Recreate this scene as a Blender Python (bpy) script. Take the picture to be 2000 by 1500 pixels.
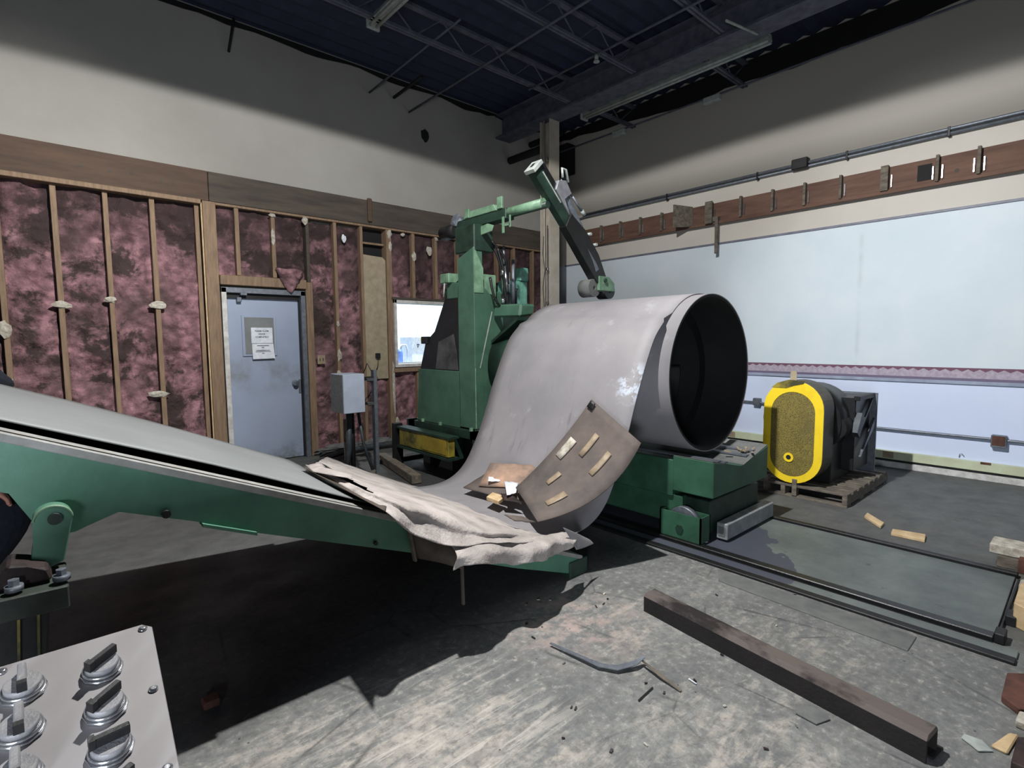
import bpy, bmesh, math, random
from mathutils import Vector, Matrix, noise
random.seed(7)
S = bpy.context.scene
for o in list(bpy.data.objects): bpy.data.objects.remove(o)

# ---------------------------------------------------------------- camera
H, FPX = 1.44, 1037.5
YAW, PIT, ROL = math.radians(48.4137), math.radians(4.7869), math.radians(-0.4627)
CF = Vector((math.cos(PIT)*math.cos(YAW), math.cos(PIT)*math.sin(YAW), -math.sin(PIT)))
r0 = Vector((math.sin(YAW), -math.cos(YAW), 0)); u0 = r0.cross(CF)
CR = math.cos(ROL)*r0 + math.sin(ROL)*u0
CU = -math.sin(ROL)*r0 + math.cos(ROL)*u0
CAM = Vector((0, 0, H))
cd = bpy.data.cameras.new('camera'); cam = bpy.data.objects.new('camera', cd)
S.collection.objects.link(cam); S.camera = cam
cam.matrix_world = Matrix(((CR.x, CU.x, -CF.x, 0), (CR.y, CU.y, -CF.y, 0), (CR.z, CU.z, -CF.z, H), (0, 0, 0, 1)))
cd.sensor_width = 36; cd.lens = FPX/2000*36; cd.clip_start = .02

def ray(px, py): return CF + CR*((px-1000)/FPX) - CU*((py-750)/FPX)
def at(px, py, ax, v):                       # a measured image point on the plane x/y/z = v
    d = ray(px, py); k = 'XYZ'.index(ax); t = (v-CAM[k])/d[k]
    return CAM + d*t
RS, RZ = -.427, 1.143                        # the ramp's top plane: z = RZ + RS*x
def onramp(px, py, off=0.0):
    d = ray(px, py); t = (RZ+off-H)/(d.z-RS*d.x)
    return CAM + d*t

# ---------------------------------------------------------------- light and exposure
S.view_settings.view_transform = 'Standard'; S.view_settings.look = 'None'
S.view_settings.gamma = 1; S.view_settings.use_curve_mapping = False
S.view_settings.exposure = 0.0
w = bpy.data.worlds.new('world'); S.world = w; w.use_nodes = True
w.node_tree.nodes['Background'].inputs[0].default_value = (.62, .75, 1, 1)
w.node_tree.nodes['Background'].inputs[1].default_value = .065
def lamp(name, typ, loc, energy, col, size, aim=None, **k):
    l = bpy.data.lights.new(name, typ); l.energy = energy; l.color = col
    o = bpy.data.objects.new(name, l); S.collection.objects.link(o); o.location = loc
    if typ == 'AREA': l.size = size
    else: l.shadow_soft_size = size
    for a, b in k.items(): setattr(l, a, b)
    if aim is not None:
        o.rotation_euler = (Vector(aim)-Vector(loc)).to_track_quat('-Z', 'Y').to_euler()
    return o
lamp('high_bay_light', 'SPOT', (1.4, 2.0, 4.42), 1050, (1, .985, .96), .05, (1.4, 2.0, 0),
     spot_size=math.radians(173), spot_blend=.035)
lamp('added_spot_right', 'SPOT', (1.4, 2.0, 4.41), 900, (.96, .98, 1), .05, (6.98, 1.0, 1.0), spot_size=math.radians(62), spot_blend=1)  # added spot without a lamp head of its own, brightens the right wall
lamp('added_spot_left', 'SPOT', (1.4, 2.0, 4.41), 700, (1, .985, .96), .05, (-.3, 6.6, 1.7), spot_size=math.radians(60), spot_blend=1)  # second added spot, lifts the left wall
lamp('low_fill_light', 'AREA', (-1.1, -.7, .95), 75, (.86, .92, 1), .5, (1.2, 2.1, .8))  # unseen low fill behind the camera, there to light the ramp side
lamp('office_light', 'AREA', (5.0, 7.7, 3.0), 95, (.82, .93, 1), .8, (4.9, 8.3, 1.2))
# ---------------------------------------------------------------- helpers
def lin(c):
    return tuple((x/12.92 if x <= .04045 else ((x+.055)/1.055)**2.4) for x in c)
def rgb(r, g, b): return lin((r/255, g/255, b/255))+(1,)
class N:
    def __init__(s, name):
        s.m = bpy.data.materials.new(name); s.m.use_nodes = True; s.t = s.m.node_tree
        s.b = s.t.nodes['Principled BSDF']
        s.co = s.t.nodes.new('ShaderNodeTexCoord').outputs['Object']
    def n(s, typ, **k):
        x = s.t.nodes.new('ShaderNode'+typ)
        for a, v in k.items():
            if a.startswith('i_'):
                key = a[2:]; key = int(key) if key.isdigit() else key.replace('_', ' ')
                if isinstance(v, bpy.types.NodeSocket): s.t.links.new(v, x.inputs[key])
                else: x.inputs[key].default_value = v
            else: setattr(x, a, v)
        return x
    def pos(s, scale=(1, 1, 1), world=False):
        c = s.n('NewGeometry').outputs['Position'] if world else s.co
        return s.n('Mapping', i_Vector=c, i_Scale=scale).outputs[0]
    def noise(s, sc, det=5, rough=.6, vec=None, dist=0):
        return s.n('TexNoise', i_Vector=vec or s.co, i_Scale=sc, i_Detail=det, i_Roughness=rough, i_Distortion=dist).outputs['Fac']
    def ramp(s, fac, a, b, ca=0., cb=1.):
        return s.n('MapRange', i_Value=fac, i_From_Min=a, i_From_Max=b, i_To_Min=ca, i_To_Max=cb).outputs[0]
    def mix(s, f, a, b, mode='MIX'):
        x = s.n('Mix', data_type='RGBA', blend_type=mode)
        for i, v in ((0, f), (6, a), (7, b)):
            if isinstance(v, bpy.types.NodeSocket): s.t.links.new(v, x.inputs[i])
            else: x.inputs[i].default_value = v
        return x.outputs[2]
    def math(s, op, a, b=0., clamp=False):
        return s.n('Math', operation=op, use_clamp=clamp, i_0=a, i_1=b).outputs[0]
    def out(s, col, rough=.6, metal=0, bump=None, bs=.3, bd=.01, spec=.5):
        for k, v in (('Base Color', col), ('Roughness', rough), ('Metallic', metal), ('Specular IOR Level', spec)):
            if isinstance(v, bpy.types.NodeSocket): s.t.links.new(v, s.b.inputs[k])
            else: s.b.inputs[k].default_value = v
        if bump is not None:
            x = s.n('Bump', i_Height=bump, i_Strength=bs, i_Distance=bd)
            s.t.links.new(x.outputs[0], s.b.inputs['Normal'])
        return s.m
def simple(name, c1, c2=None, sc=6, rough=.6, metal=0, bs=.2, lo=.35, hi=.65, stretch=(1, 1, 1), spec=.5, bd=.005):
    s = N(name); v = s.pos(stretch); f = s.noise(sc, 6, .62, v)
    c2 = c2 or tuple(x*.75 for x in c1[:3])+(1,)
    return s.out(s.mix(s.ramp(f, lo, hi), c1, c2), rough, metal, s.noise(sc*7, 4, .6, v), bs, bd, spec)

M = {}
M['green'] = simple('green_paint', rgb(88, 138, 116), rgb(72, 118, 98), 5, .5, 0, .12)
M['green_tower'] = simple('dull_green_machine_paint', rgb(72, 106, 88), rgb(56, 88, 72), 4, .5, 0, .12)
M['green_car'] = simple('deep_green_car_paint', rgb(56, 98, 76), rgb(42, 78, 60), 5, .5, 0, .12)
M['green_light'] = simple('faded_green_paint', rgb(124, 158, 130), rgb(84, 116, 92), 9, .5, 0, .15)
M['green_dark'] = simple('dark_green_paint', rgb(36, 62, 50), rgb(24, 40, 34), 7, .5, 0, .15)
M['teal'] = simple('teal_paint', rgb(104, 160, 142), rgb(78, 130, 114), 20, .5)
s_ = N('dull_sheet_steel'); v_ = s_.pos((1, 1, 1), True)
c_ = s_.mix(s_.ramp(s_.noise(1.6, 6, .62, v_), .35, .65), rgb(146, 143, 146), rgb(130, 128, 132))
c_ = s_.mix(s_.ramp(s_.noise(5, 6, .7, v_), .60, .68, 0, .45), c_, rgb(164, 164, 168))
c_ = s_.mix(s_.math('MULTIPLY', s_.ramp(s_.noise(2.6, 5, .6, s_.pos((1, 5, 1), True)), .62, .72), .5), c_, rgb(98, 96, 98))
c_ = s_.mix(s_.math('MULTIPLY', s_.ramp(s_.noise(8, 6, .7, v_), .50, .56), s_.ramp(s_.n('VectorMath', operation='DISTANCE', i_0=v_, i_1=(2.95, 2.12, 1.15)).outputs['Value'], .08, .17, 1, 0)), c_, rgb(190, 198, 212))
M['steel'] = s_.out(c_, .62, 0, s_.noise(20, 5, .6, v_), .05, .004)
M['steel_dark'] = simple('dark_oily_steel', rgb(36, 36, 38), rgb(22, 22, 24), 9, .5, .3)
M['rail'] = simple('worn_rail_steel', rgb(78, 84, 88), rgb(50, 56, 60), 10, .5, .3)
M['black'] = simple('black_paint', rgb(26, 27, 29), rgb(16, 17, 18), 14, .4)
M['void'] = simple('deep_black', rgb(18, 19, 20), rgb(10, 10, 12), 5, .8)
M['chrome'] = simple('bright_metal', rgb(205, 207, 210), rgb(170, 172, 178), 25, .22, .9, .05)
M['galv'] = simple('galvanised_metal', rgb(128, 134, 142), rgb(104, 110, 120), 30, .45, .5)
M['rust'] = simple('rusty_steel', rgb(62, 46, 44), rgb(28, 22, 24), 7, .7, .2, .5, .4, .6)
M['rustred'] = simple('red_rust', rgb(104, 66, 54), rgb(72, 48, 42), 12, .85, 0, .4)
M['yellow'] = simple('yellow_paint', rgb(236, 204, 44), rgb(214, 180, 36), 8, .4, 0, .05, .5, .8)
M['yellow_dirty'] = simple('dirty_yellow_paint', rgb(150, 136, 48), rgb(60, 60, 36), 4, .55, 0, .1, .4, .6)
M['wood'] = simple('stud_timber', rgb(146, 122, 98), rgb(112, 92, 74), 6, .75, 0, .2, .3, .7, (6, 6, .8))
M['wood_header'] = simple('old_header_timber', rgb(92, 72, 58), rgb(68, 55, 46), 3, .8, 0, .3, .3, .7, (.6, 3, 5))
M['wood_header2'] = simple('grey_header_timber', rgb(84, 76, 66), rgb(58, 52, 47), 3, .8, 0, .3, .3, .7, (.6, 3, 5))
M['wood_ledger'] = simple('ledger_timber', rgb(112, 84, 70), rgb(84, 60, 50), 4, .8, 0, .3, .3, .7, (3, .6, 4))
M['wood_grey'] = simple('weathered_timber', rgb(118, 110, 98), rgb(78, 72, 64), 8, .85, 0, .35, .35, .65, (3, 1, 3))
M['wood_pale'] = simple('fresh_timber', rgb(214, 190, 150), rgb(184, 156, 118), 12, .75, 0, .2)
M['osb'] = simple('fibreboard', rgb(164, 152, 128), rgb(146, 134, 112), 14, .85, 0, .15)
M['worn_white'] = simple('worn_white_edge', rgb(158, 158, 155), rgb(132, 132, 128), 14, .6, 0, .1)
M['white'] = simple('white_trim', rgb(212, 212, 210), rgb(176, 174, 168), 14, .6, 0, .1)
M['plaster_bit'] = simple('white_adhesive', rgb(200, 196, 184), rgb(150, 142, 128), 24, .85, 0, .5)
M['column'] = simple('cream_column_paint', rgb(196, 188, 174), rgb(172, 164, 150), 5, .55, 0, .08)
M['card'] = simple('brown_board', rgb(110, 98, 92), rgb(74, 70, 68), 4, .85, 0, .15, .3, .7)
M['peach'] = simple('peach_board', rgb(186, 152, 128), rgb(120, 104, 94), 4, .85, 0, .2, .35, .6)
M['tape'] = simple('tan_tape', rgb(158, 142, 118), rgb(136, 120, 100), 20, .6)
M['paperw'] = simple('white_paper', rgb(226, 230, 236), rgb(200, 206, 216), 18, .7, 0, .1)
M['kraft'] = simple('crumpled_liner_paper', rgb(192, 184, 180), rgb(146, 139, 135), 4.2, .75, 0, .5, .35, .68, (1, 1, 1), .3, .02)
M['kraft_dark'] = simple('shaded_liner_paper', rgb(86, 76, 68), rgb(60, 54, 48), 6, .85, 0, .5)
M['navy'] = simple('navy_cloth', rgb(24, 30, 44), rgb(14, 18, 28), 30, .95, 0, .3)
M['skin'] = simple('skin', rgb(206, 150, 132), rgb(186, 128, 112), 25, .55)
M['hair'] = simple('hair', rgb(44, 34, 30), rgb(24, 18, 16), 60, .8)
M['greybox'] = simple('grey_enamel', rgb(176, 186, 204), rgb(162, 172, 190), 7, .4, 0, .03)
M['greybox_side'] = simple('hammered_grey_enamel', rgb(120, 124, 124), rgb(96, 100, 100), 40, .5, 0, .3)
M['panel'] = simple('brushed_panel_plate', rgb(130, 127, 128), rgb(122, 119, 121), 4, .55, .05, .03)
M['knobgrey'] = simple('grey_knob_plastic', rgb(128, 128, 130), rgb(112, 112, 116), 30, .45)
M['doorblue'] = None
M['concrete_block'] = simple('grey_concrete', rgb(112, 114, 112), rgb(92, 94, 94), 9, .9, 0, .3)
M['ceil'] = simple('dark_navy_deck_paint', rgb(40, 46, 72), rgb(30, 36, 58), 5, .8)
M['joist'] = simple('greyish_joist_paint', rgb(92, 96, 108), rgb(68, 72, 86), 8, .7)
M['fixture'] = simple('dusty_white_fixture', rgb(176, 182, 176), rgb(140, 148, 146), 12, .5)
M['brass'] = simple('brass', rgb(180, 150, 70), None, 20, .35, .8)
M['screen'] = simple('light_blue_plastic', rgb(120, 150, 220), rgb(100, 130, 200), 10, .5)
M['officewall'] = simple('white_office_wall', rgb(225, 232, 238), rgb(216, 224, 232), 2, .7, 0, .02)

# insulation: pink batts with black mould
s = N('pink_insulation'); v = s.pos((1, 1, 1), True)
f1 = s.noise(1.7, 5, .62, v, .1); f2 = s.noise(6, 6, .66, v, .2); f3 = s.noise(.9, 3, .5, v)
c = s.mix(s.ramp(f2, .36, .62), rgb(186, 142, 149), rgb(116, 86, 92))
c = s.mix(s.ramp(f1, .48, .62, 0, .85), c, rgb(92, 76, 74))
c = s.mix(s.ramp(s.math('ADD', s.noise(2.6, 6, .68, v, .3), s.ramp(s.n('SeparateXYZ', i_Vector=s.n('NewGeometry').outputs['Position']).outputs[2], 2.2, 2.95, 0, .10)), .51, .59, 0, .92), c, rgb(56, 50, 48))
vx = s.n('TexVoronoi', i_Vector=s.n('Mapping', i_Vector=v, i_Scale=(1, 1, 1.25)).outputs[0], i_Scale=11., feature='SMOOTH_F1').outputs['Distance']
c = s.mix(s.ramp(vx, .3, .65, 0, .5), c, rgb(72, 56, 58))
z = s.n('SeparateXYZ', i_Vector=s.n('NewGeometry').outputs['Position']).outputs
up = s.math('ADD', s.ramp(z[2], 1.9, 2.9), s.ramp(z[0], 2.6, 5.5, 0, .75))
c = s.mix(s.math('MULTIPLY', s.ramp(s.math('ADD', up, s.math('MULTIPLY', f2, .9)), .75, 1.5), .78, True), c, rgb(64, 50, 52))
M['insul'] = s.out(c, .95, 0, s.math('ADD', s.noise(26, 5, .7, v), s.math('MULTIPLY', vx, -1.5)), .7, .03, .2)

# upper plaster walls
s = N('aged_plaster'); v = s.pos((1, 1, 1), True)
c = s.mix(s.ramp(s.noise(.9, 5, .6, v), .3, .7), rgb(160, 158, 152), rgb(148, 145, 139))
M['plaster'] = s.out(c, .9, 0, s.noise(60, 3, .6, v), .25, .004)
s = N('painted_right_wall'); v = s.pos((1, 1, 1), True)
z = s.n('SeparateXYZ', i_Vector=s.n('NewGeometry').outputs['Position']).outputs
c0 = s.mix(s.ramp(s.noise(.8, 5, .6, v), .3, .7), rgb(204, 200, 192), rgb(192, 186, 176))
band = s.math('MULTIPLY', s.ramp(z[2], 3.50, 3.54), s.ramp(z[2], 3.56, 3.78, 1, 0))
# 'band' is a darker strip above the conduit, fading upward
c1 = s.mix(s.ramp(s.noise(1.3, 5, .6, v), .35, .7), rgb(214, 224, 231), rgb(203, 216, 224))
seam = s.math('MULTIPLY', s.ramp(s.math('ABSOLUTE', s.math('SUBTRACT', z[1], 1.93)), 0., .035, 1, 0), s.ramp(s.noise(3, 3, .5, s.pos((1, .2, 1), True)), .45, .65))
c1 = s.mix(s.math('MULTIPLY', seam, .3), c1, rgb(150, 150, 146))
c2 = s.mix(s.ramp(s.noise(1.3, 5, .6, v), .35, .7), rgb(214, 225, 248), rgb(206, 218, 243))
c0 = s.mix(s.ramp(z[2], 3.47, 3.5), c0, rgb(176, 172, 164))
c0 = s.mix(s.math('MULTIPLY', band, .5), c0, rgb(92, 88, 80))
c = s.mix(s.ramp(z[2], 2.712, 2.716), c1, c0)
c = s.mix(s.ramp(z[2], .945, .950), c2, c)
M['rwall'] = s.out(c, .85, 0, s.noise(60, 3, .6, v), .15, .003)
# wallpaper border
s = N('scalloped_wallpaper_border'); z = s.n('SeparateXYZ', i_Vector=s.n('NewGeometry').outputs['Position']).outputs
tri = s.math('PINGPONG', z[1], .045)
edge = s.math('ADD', s.math('MULTIPLY', tri, .55), 1.078)
top = s.math('GREATER_THAN', z[2], edge)
c = s.mix(s.ramp(s.noise(30, 4, .6), .35, .65), rgb(182, 172, 186), rgb(160, 148, 164))
c = s.mix(top, c, rgb(112, 76, 96))
lowb = s.math('LESS_THAN', z[2], 1.012)
c = s.mix(lowb, c, rgb(110, 100, 124))
M['border'] = s.out(c, .7)

# door paint
s = N('blue_grey_door_paint')
z = s.n('SeparateXYZ', i_Vector=s.n('NewGeometry').outputs['Position']).outputs
c = s.mix(s.ramp(s.noise(1.6, 4, .6), .3, .7), rgb(158, 170, 192), rgb(144, 156, 178))
dirt = s.math('MULTIPLY', s.ramp(s.noise(3.5, 5, .7), .42, .62), s.ramp(s.math('ABSOLUTE', s.math('SUBTRACT', z[2], 1.06)), 0, .28, .55, 0))
c = s.mix(dirt, c, rgb(112, 112, 104))
dirt = s.math('MULTIPLY', s.ramp(s.noise(5, 5, .7), .4, .6), s.ramp(z[2], .03, .26, .8, 0))
c = s.mix(dirt, c, rgb(92, 100, 88))
M['doorblue'] = s.out(c, .5, 0, s.noise(70, 2, .5), .08, .002)

# perforated guard mesh
s = N('perforated_yellow_guard')
vo = s.n('TexVoronoi', i_Vector=s.pos((1, 1, .62)), i_Scale=150).outputs['Distance']
h = s.ramp(vo, .30, .50)
c = s.mix(h, rgb(66, 60, 30), rgb(126, 113, 54))
c = s.mix(s.ramp(s.noise(5, 4, .6), .5, .72, 0, .6), c, rgb(84, 76, 44))
M['guard'] = s.out(c, .55, 0, h, .3, .003)

# floor: dirty concrete with torn pale coating
s = N('dirty_concrete_floor'); g = s.n('NewGeometry').outputs['Position']
z = s.n('SeparateXYZ', i_Vector=g).outputs
v = s.pos((1, 1, 1), True); rot = s.n('Mapping', i_Vector=g, i_Rotation=(0, 0, math.radians(38)), i_Scale=(1, 3.4, 1)).outputs[0]
base = s.mix(s.ramp(s.noise(2.4, 7, .65, v), .32, .68), rgb(130, 132, 130), rgb(98, 100, 100))
base = s.mix(s.ramp(s.noise(14, 6, .7, v), .5, .75, 0, .55), base, rgb(74, 76, 78))
def blob(cx, cy, r, inner=.25):
    d = s.n('VectorMath', operation='DISTANCE', i_0=s.n('Mapping', i_Vector=g, i_Scale=(1, 1, 0)).outputs[0], i_1=(cx, cy, 0)).outputs['Value']
    return s.ramp(d, r*inner, r, 1, 0)
m = None
for cx, cy, r, k in ((.95, 1.45, .62, 1.0), (.55, 1.75, .55, .8), (1.25, 1.15, .4, .7), (2.15, 1.55, .55, .62), (1.75, .75, .8, .62), (2.55, .95, .7, .5), (2.9, 1.5, .5, .35), (1.2, .5, .7, .55)):
    b = s.math('MULTIPLY', blob(cx, cy, r), k); m = b if m is None else s.math('MAXIMUM', m, b)
pn = s.math('ADD', s.math('MULTIPLY', s.noise(3.0, 8, .72, rot, 1.3), .62), s.math('MULTIPLY', s.noise(11, 6, .75, v, .5), .38))
pale = s.ramp(s.math('ADD', pn, s.math('MULTIPLY', m, .22)), .60, .72)
pc = s.mix(s.ramp(s.noise(7, 5, .7, v), .35, .65), rgb(178, 171, 162), rgb(140, 136, 130))
c = s.mix(s.math('MULTIPLY', pale, .85), base, pc)
mot = s.noise(26, 6, .75, v)
c = s.mix(s.ramp(mot, .50, .62, 0, .55), c, rgb(84, 84, 84))
c = s.mix(s.ramp(mot, .32, .45, .55, 0), c, rgb(190, 184, 176))
pk = s.math('MULTIPLY', blob(1.95, 1.75, .45), s.ramp(s.noise(9, 5, .7, v), .45, .6))
c = s.mix(s.math('MULTIPLY', pk, .6), c, rgb(186, 164, 156))
scr = s.noise(2.2, 6, .7, s.n('Mapping', i_Vector=g, i_Rotation=(0, 0, math.radians(-42)), i_Scale=(1.2, 13, 1)).outputs[0], .8)
sw = s.math('MULTIPLY', s.ramp(scr, .52, .60), s.math('MULTIPLY', blob(.95, 1.45, .75, .3), s.ramp(s.noise(4, 4, .6, v), .38, .5)))
c = s.mix(s.math('MULTIPLY', sw, .6), c, rgb(196, 190, 181))
crk = s.n('TexVoronoi', feature='DISTANCE_TO_EDGE', i_Vector=s.n('Mapping', i_Vector=g, i_Scale=(1, 1, 0)).outputs[0], i_Scale=1.5).outputs['Distance']
crk = s.math('MULTIPLY', s.ramp(crk, 0, .012, 1, 0), s.ramp(s.noise(2, 3, .5, v), .48, .6))
c = s.mix(s.math('MULTIPLY', crk, .7), c, rgb(44, 44, 46))
spk = s.ramp(s.n('TexVoronoi', i_Vector=v, i_Scale=16).outputs['Distance'], .05, .09, 1, 0)
spk = s.math('MULTIPLY', spk, s.ramp(s.noise(5, 3, .5, v), .52, .56))
c = s.mix(s.math('MULTIPLY', spk, .85), c, rgb(48, 48, 50))
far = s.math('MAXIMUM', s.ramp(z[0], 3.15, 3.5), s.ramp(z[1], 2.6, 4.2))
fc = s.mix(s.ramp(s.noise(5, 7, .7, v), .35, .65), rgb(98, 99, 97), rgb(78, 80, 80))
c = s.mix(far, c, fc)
# darker ground under the ramp and the machine
dark_ground = s.math('MULTIPLY', s.ramp(z[1], 1.95, 2.2), s.ramp(z[0], 2.9, 3.3, 1, 0))
dark_ground = s.math('MULTIPLY', dark_ground, s.ramp(z[1], 3.7, 4.0, 1, 0))
dark_ground = s.math('MAXIMUM', dark_ground, blob(4.0, 4.6, 1.6, .8))
c = s.mix(s.math('MULTIPLY', dark_ground, .72), c, rgb(40, 40, 42))
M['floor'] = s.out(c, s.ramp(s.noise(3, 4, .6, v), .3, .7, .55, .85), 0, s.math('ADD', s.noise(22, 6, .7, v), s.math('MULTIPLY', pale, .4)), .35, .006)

# greenish dusty steel plate
s = N('dusty_floor_plate'); v = s.pos((1, 1, 1), True)
z = s.n('SeparateXYZ', i_Vector=s.n('NewGeometry').outputs['Position']).outputs
c = s.mix(s.ramp(s.noise(3, 7, .68, v), .35, .65), rgb(116, 124, 122), rgb(92, 100, 100))
st = s.math('GREATER_THAN', s.math('ADD', z[1], s.math('MULTIPLY', s.noise(5, 3, .5, v), .45)), s.ramp(z[0], 3.3, 4.0, 1.38, 1.95))
c = s.mix(st, c, rgb(76, 80, 92))
c = s.mix(s.ramp(s.noise(9, 6, .7, v), .62, .7, 0, .7), c, rgb(62, 60, 60))
M['plate'] = s.out(c, .55, .1, s.noise(30, 5, .7, v), .15, .003)

# ------------------------------------------------ mesh building
class B:
    """one bmesh = one part"""
    def __init__(s): s.m = bmesh.new()
    def box(s, x0, x1, y0, y1, z0, z1, bev=0):
        vs = [s.m.verts.new(p) for p in ((x0,y0,z0),(x1,y0,z0),(x1,y1,z0),(x0,y1,z0),(x0,y0,z1),(x1,y0,z1),(x1,y1,z1),(x0,y1,z1))]
        fs = [s.m.faces.new([vs[i] for i in f]) for f in ((0,3,2,1),(4,5,6,7),(0,1,5,4),(1,2,6,5),(2,3,7,6),(3,0,4,7))]
        if bev:
            es = list({e for f in fs for e in f.edges})
            bmesh.ops.bevel(s.m, geom=es, offset=bev, segments=1, affect='EDGES', clamp_overlap=True)
        return s
    def prism(s, pts, off, bev=0):           # polygon of 3D points extruded by vector off
        off = Vector(off); a = [s.m.verts.new(p) for p in pts]; b = [s.m.verts.new(Vector(p)+off) for p in pts]
        n = len(pts); fs = [s.m.faces.new(a), s.m.faces.new(b[::-1])]
        for i in range(n): fs.append(s.m.faces.new([a[i], b[i], b[(i+1) % n], a[(i+1) % n]]))
        if bev:
            es = list({e for f in fs for e in f.edges})
            bmesh.ops.bevel(s.m, geom=es, offset=bev, segments=1, affect='EDGES', clamp_overlap=True)
        return s
    def beam(s, p0, p1, w, h, up=(0, 0, 1), bev=0):
        p0, p1 = Vector(p0), Vector(p1); d = (p1-p0).normalized(); a = d.cross(Vector(up))
        if a.length < 1e-4: a = d.cross(Vector((1, 0, 0)))
        a.normalize(); b = a.cross(d).normalized()
        q = [p0+a*(w/2*i)+b*(h/2*j) for i, j in ((-1,-1),(1,-1),(1,1),(-1,1))]
        return s.prism(q, p1-p0, bev)
    def tube(s, pts, r, seg=10, caps=True):
        pts = [Vector(p) for p in pts]; rr = r if isinstance(r, (list, tuple)) else [r]*len(pts); rings = []
        ref = None
        for i, p in enumerate(pts):
            d = (pts[min(i+1, len(pts)-1)]-pts[max(i-1, 0)]).normalized()
            if ref is None:
                ref = d.cross(Vector((0, 0, 1)))
                if ref.length < .05: ref = d.cross(Vector((1, 0, 0)))
            a = (ref-d*ref.dot(d)).normalized(); ref = a; b = d.cross(a)
            rings.append([s.m.verts.new(p+(a*math.cos(t*2*math.pi/seg)+b*math.sin(t*2*math.pi/seg))*rr[i]) for t in range(seg)])
        for i in range(len(rings)-1):
            for t in range(seg):
                f = s.m.faces.new([rings[i][t], rings[i][(t+1) % seg], rings[i+1][(t+1) % seg], rings[i+1][t]]); f.smooth = seg > 6
        if caps: s.m.faces.new(rings[0][::-1]); s.m.faces.new(rings[-1])
        return s
    def ring(s, c, ax, r0_, r1_, L, seg=40, a0=0, a1=2*math.pi):   # hollow drum, axis ax
        c = Vector(c); ax = Vector(ax).normalized(); a = ax.cross(Vector((0, 0, 1)))
        if a.length < .05: a = ax.cross(Vector((1, 0, 0)))
        a.normalize(); b = ax.cross(a); full = abs(a1-a0) > 6.28; n = seg if full else seg+1
        R = []
        for r, l in ((r1_, 0), (r1_, L), (r0_, L), (r0_, 0)):
            R.append([s.m.verts.new(c+ax*l+(a*math.cos(a0+(a1-a0)*t/seg)+b*math.sin(a0+(a1-a0)*t/seg))*r) for t in range(n)])
        for k in range(4):
            for t in range(seg):
                f = s.m.faces.new([R[k][t], R[k][(t+1) % n], R[(k+1) % 4][(t+1) % n], R[(k+1) % 4][t]]); f.smooth = k in (0, 2)
        return s
    def grid(s, P, thick=0, smooth=True, skip=()):       # P[i][j] of points
        V = [[s.m.verts.new(p) for p in row] for row in P]; fs = []
        for i in range(len(P)-1):
            for j in range(len(P[0])-1):
                if (i, j) in skip: continue
                f = s.m.faces.new([V[i][j], V[i][j+1], V[i+1][j+1], V[i+1][j]]); f.smooth = smooth; fs.append(f)
        if thick:
            s.m.normal_update()
            r = bmesh.ops.solidify(s.m, geom=fs, thickness=thick)
        return s
    def lump(s, c, r, sub=2, amp=.25, fr=6, sq=(1, 1, 1)):
        r_ = bmesh.ops.create_icosphere(s.m, subdivisions=sub, radius=1)
        for v_ in r_['verts']:
            k = 1+amp*noise.noise((v_.co+Vector(c)*3)*fr*.4)*2
            v_.co = Vector((v_.co.x*sq[0], v_.co.y*sq[1], v_.co.z*sq[2]))*r*k+Vector(c)
        return s
def obj(name, b, mat, parent=None, smooth=None):
    me = bpy.data.meshes.new(name); bm = b.m
    bmesh.ops.remove_doubles(bm, verts=bm.verts, dist=1e-6)
    bmesh.ops.recalc_face_normals(bm, faces=bm.faces)
    o = bpy.data.objects.new(name, me); S.collection.objects.link(o)
    off = Vector((0, 0, 0)); p = parent
    while p is not None: off += p.location; p = p.parent
    if off.length: bmesh.ops.translate(bm, verts=bm.verts, vec=-off)
    bm.to_mesh(me); bm.free()
    if smooth is not None:
        for f in me.polygons: f.use_smooth = smooth
    me.materials.append(M[mat] if isinstance(mat, str) else mat)
    o.parent = parent
    return o
def thing(name, label, cat, loc, group=None):
    o = bpy.data.objects.new(name, None); S.collection.objects.link(o); o.location = loc; o.empty_display_size = .1
    o['label'] = label; o['category'] = cat
    if group: o['group'] = group
    return o
def tag(o, label, cat, group=None):
    o['label'] = label; o['category'] = cat
    if group: o['group'] = group
    # give a one-mesh thing an origin of its own
    me = o.data; n = len(me.vertices); 
    if n:
        xs = [v.co for v in me.vertices]; c = Vector((sum(v.x for v in xs)/n, sum(v.y for v in xs)/n, min(v.z for v in xs)))
        for v in me.vertices: v.co -= c
        o.location = c
    return o
def struct(name, b, mat, parent=None):
    o = obj(name, b, mat, parent)
    if parent is None: o['kind'] = 'structure'
    return o
def copy(o, dx, dy, dz, parent=None):
    c = o.copy(); S.collection.objects.link(c); c.location = o.location+Vector((dx, dy, dz))
    if parent: c.parent = parent
    return c
def lerp(a, b, t): return a+(b-a)*t
def fine(P, n, m):                               # Catmull-Rom refine a grid of control points
    def cr(a, b, c, d, t):
        return .5*((2*b)+(c-a)*t+(2*a-5*b+4*c-d)*t*t+(3*b-a-3*c+d)*t**3)
    def line(L, k):
        o = []
        for i in range(len(L)-1):
            a = L[max(i-1, 0)]; d = L[min(i+2, len(L)-1)]
            for q in range(k): o.append(cr(a, L[i], L[i+1], d, q/k))
        o.append(L[-1]); return o
    rows = [line(r, m) for r in P]
    cols = [line([rows[i][j] for i in range(len(rows))], n) for j in range(len(rows[0]))]
    return [[cols[j][i] for j in range(len(cols))] for i in range(len(cols[0]))]

WY, WX, CZ = 6.63, 6.98, 4.95
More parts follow.
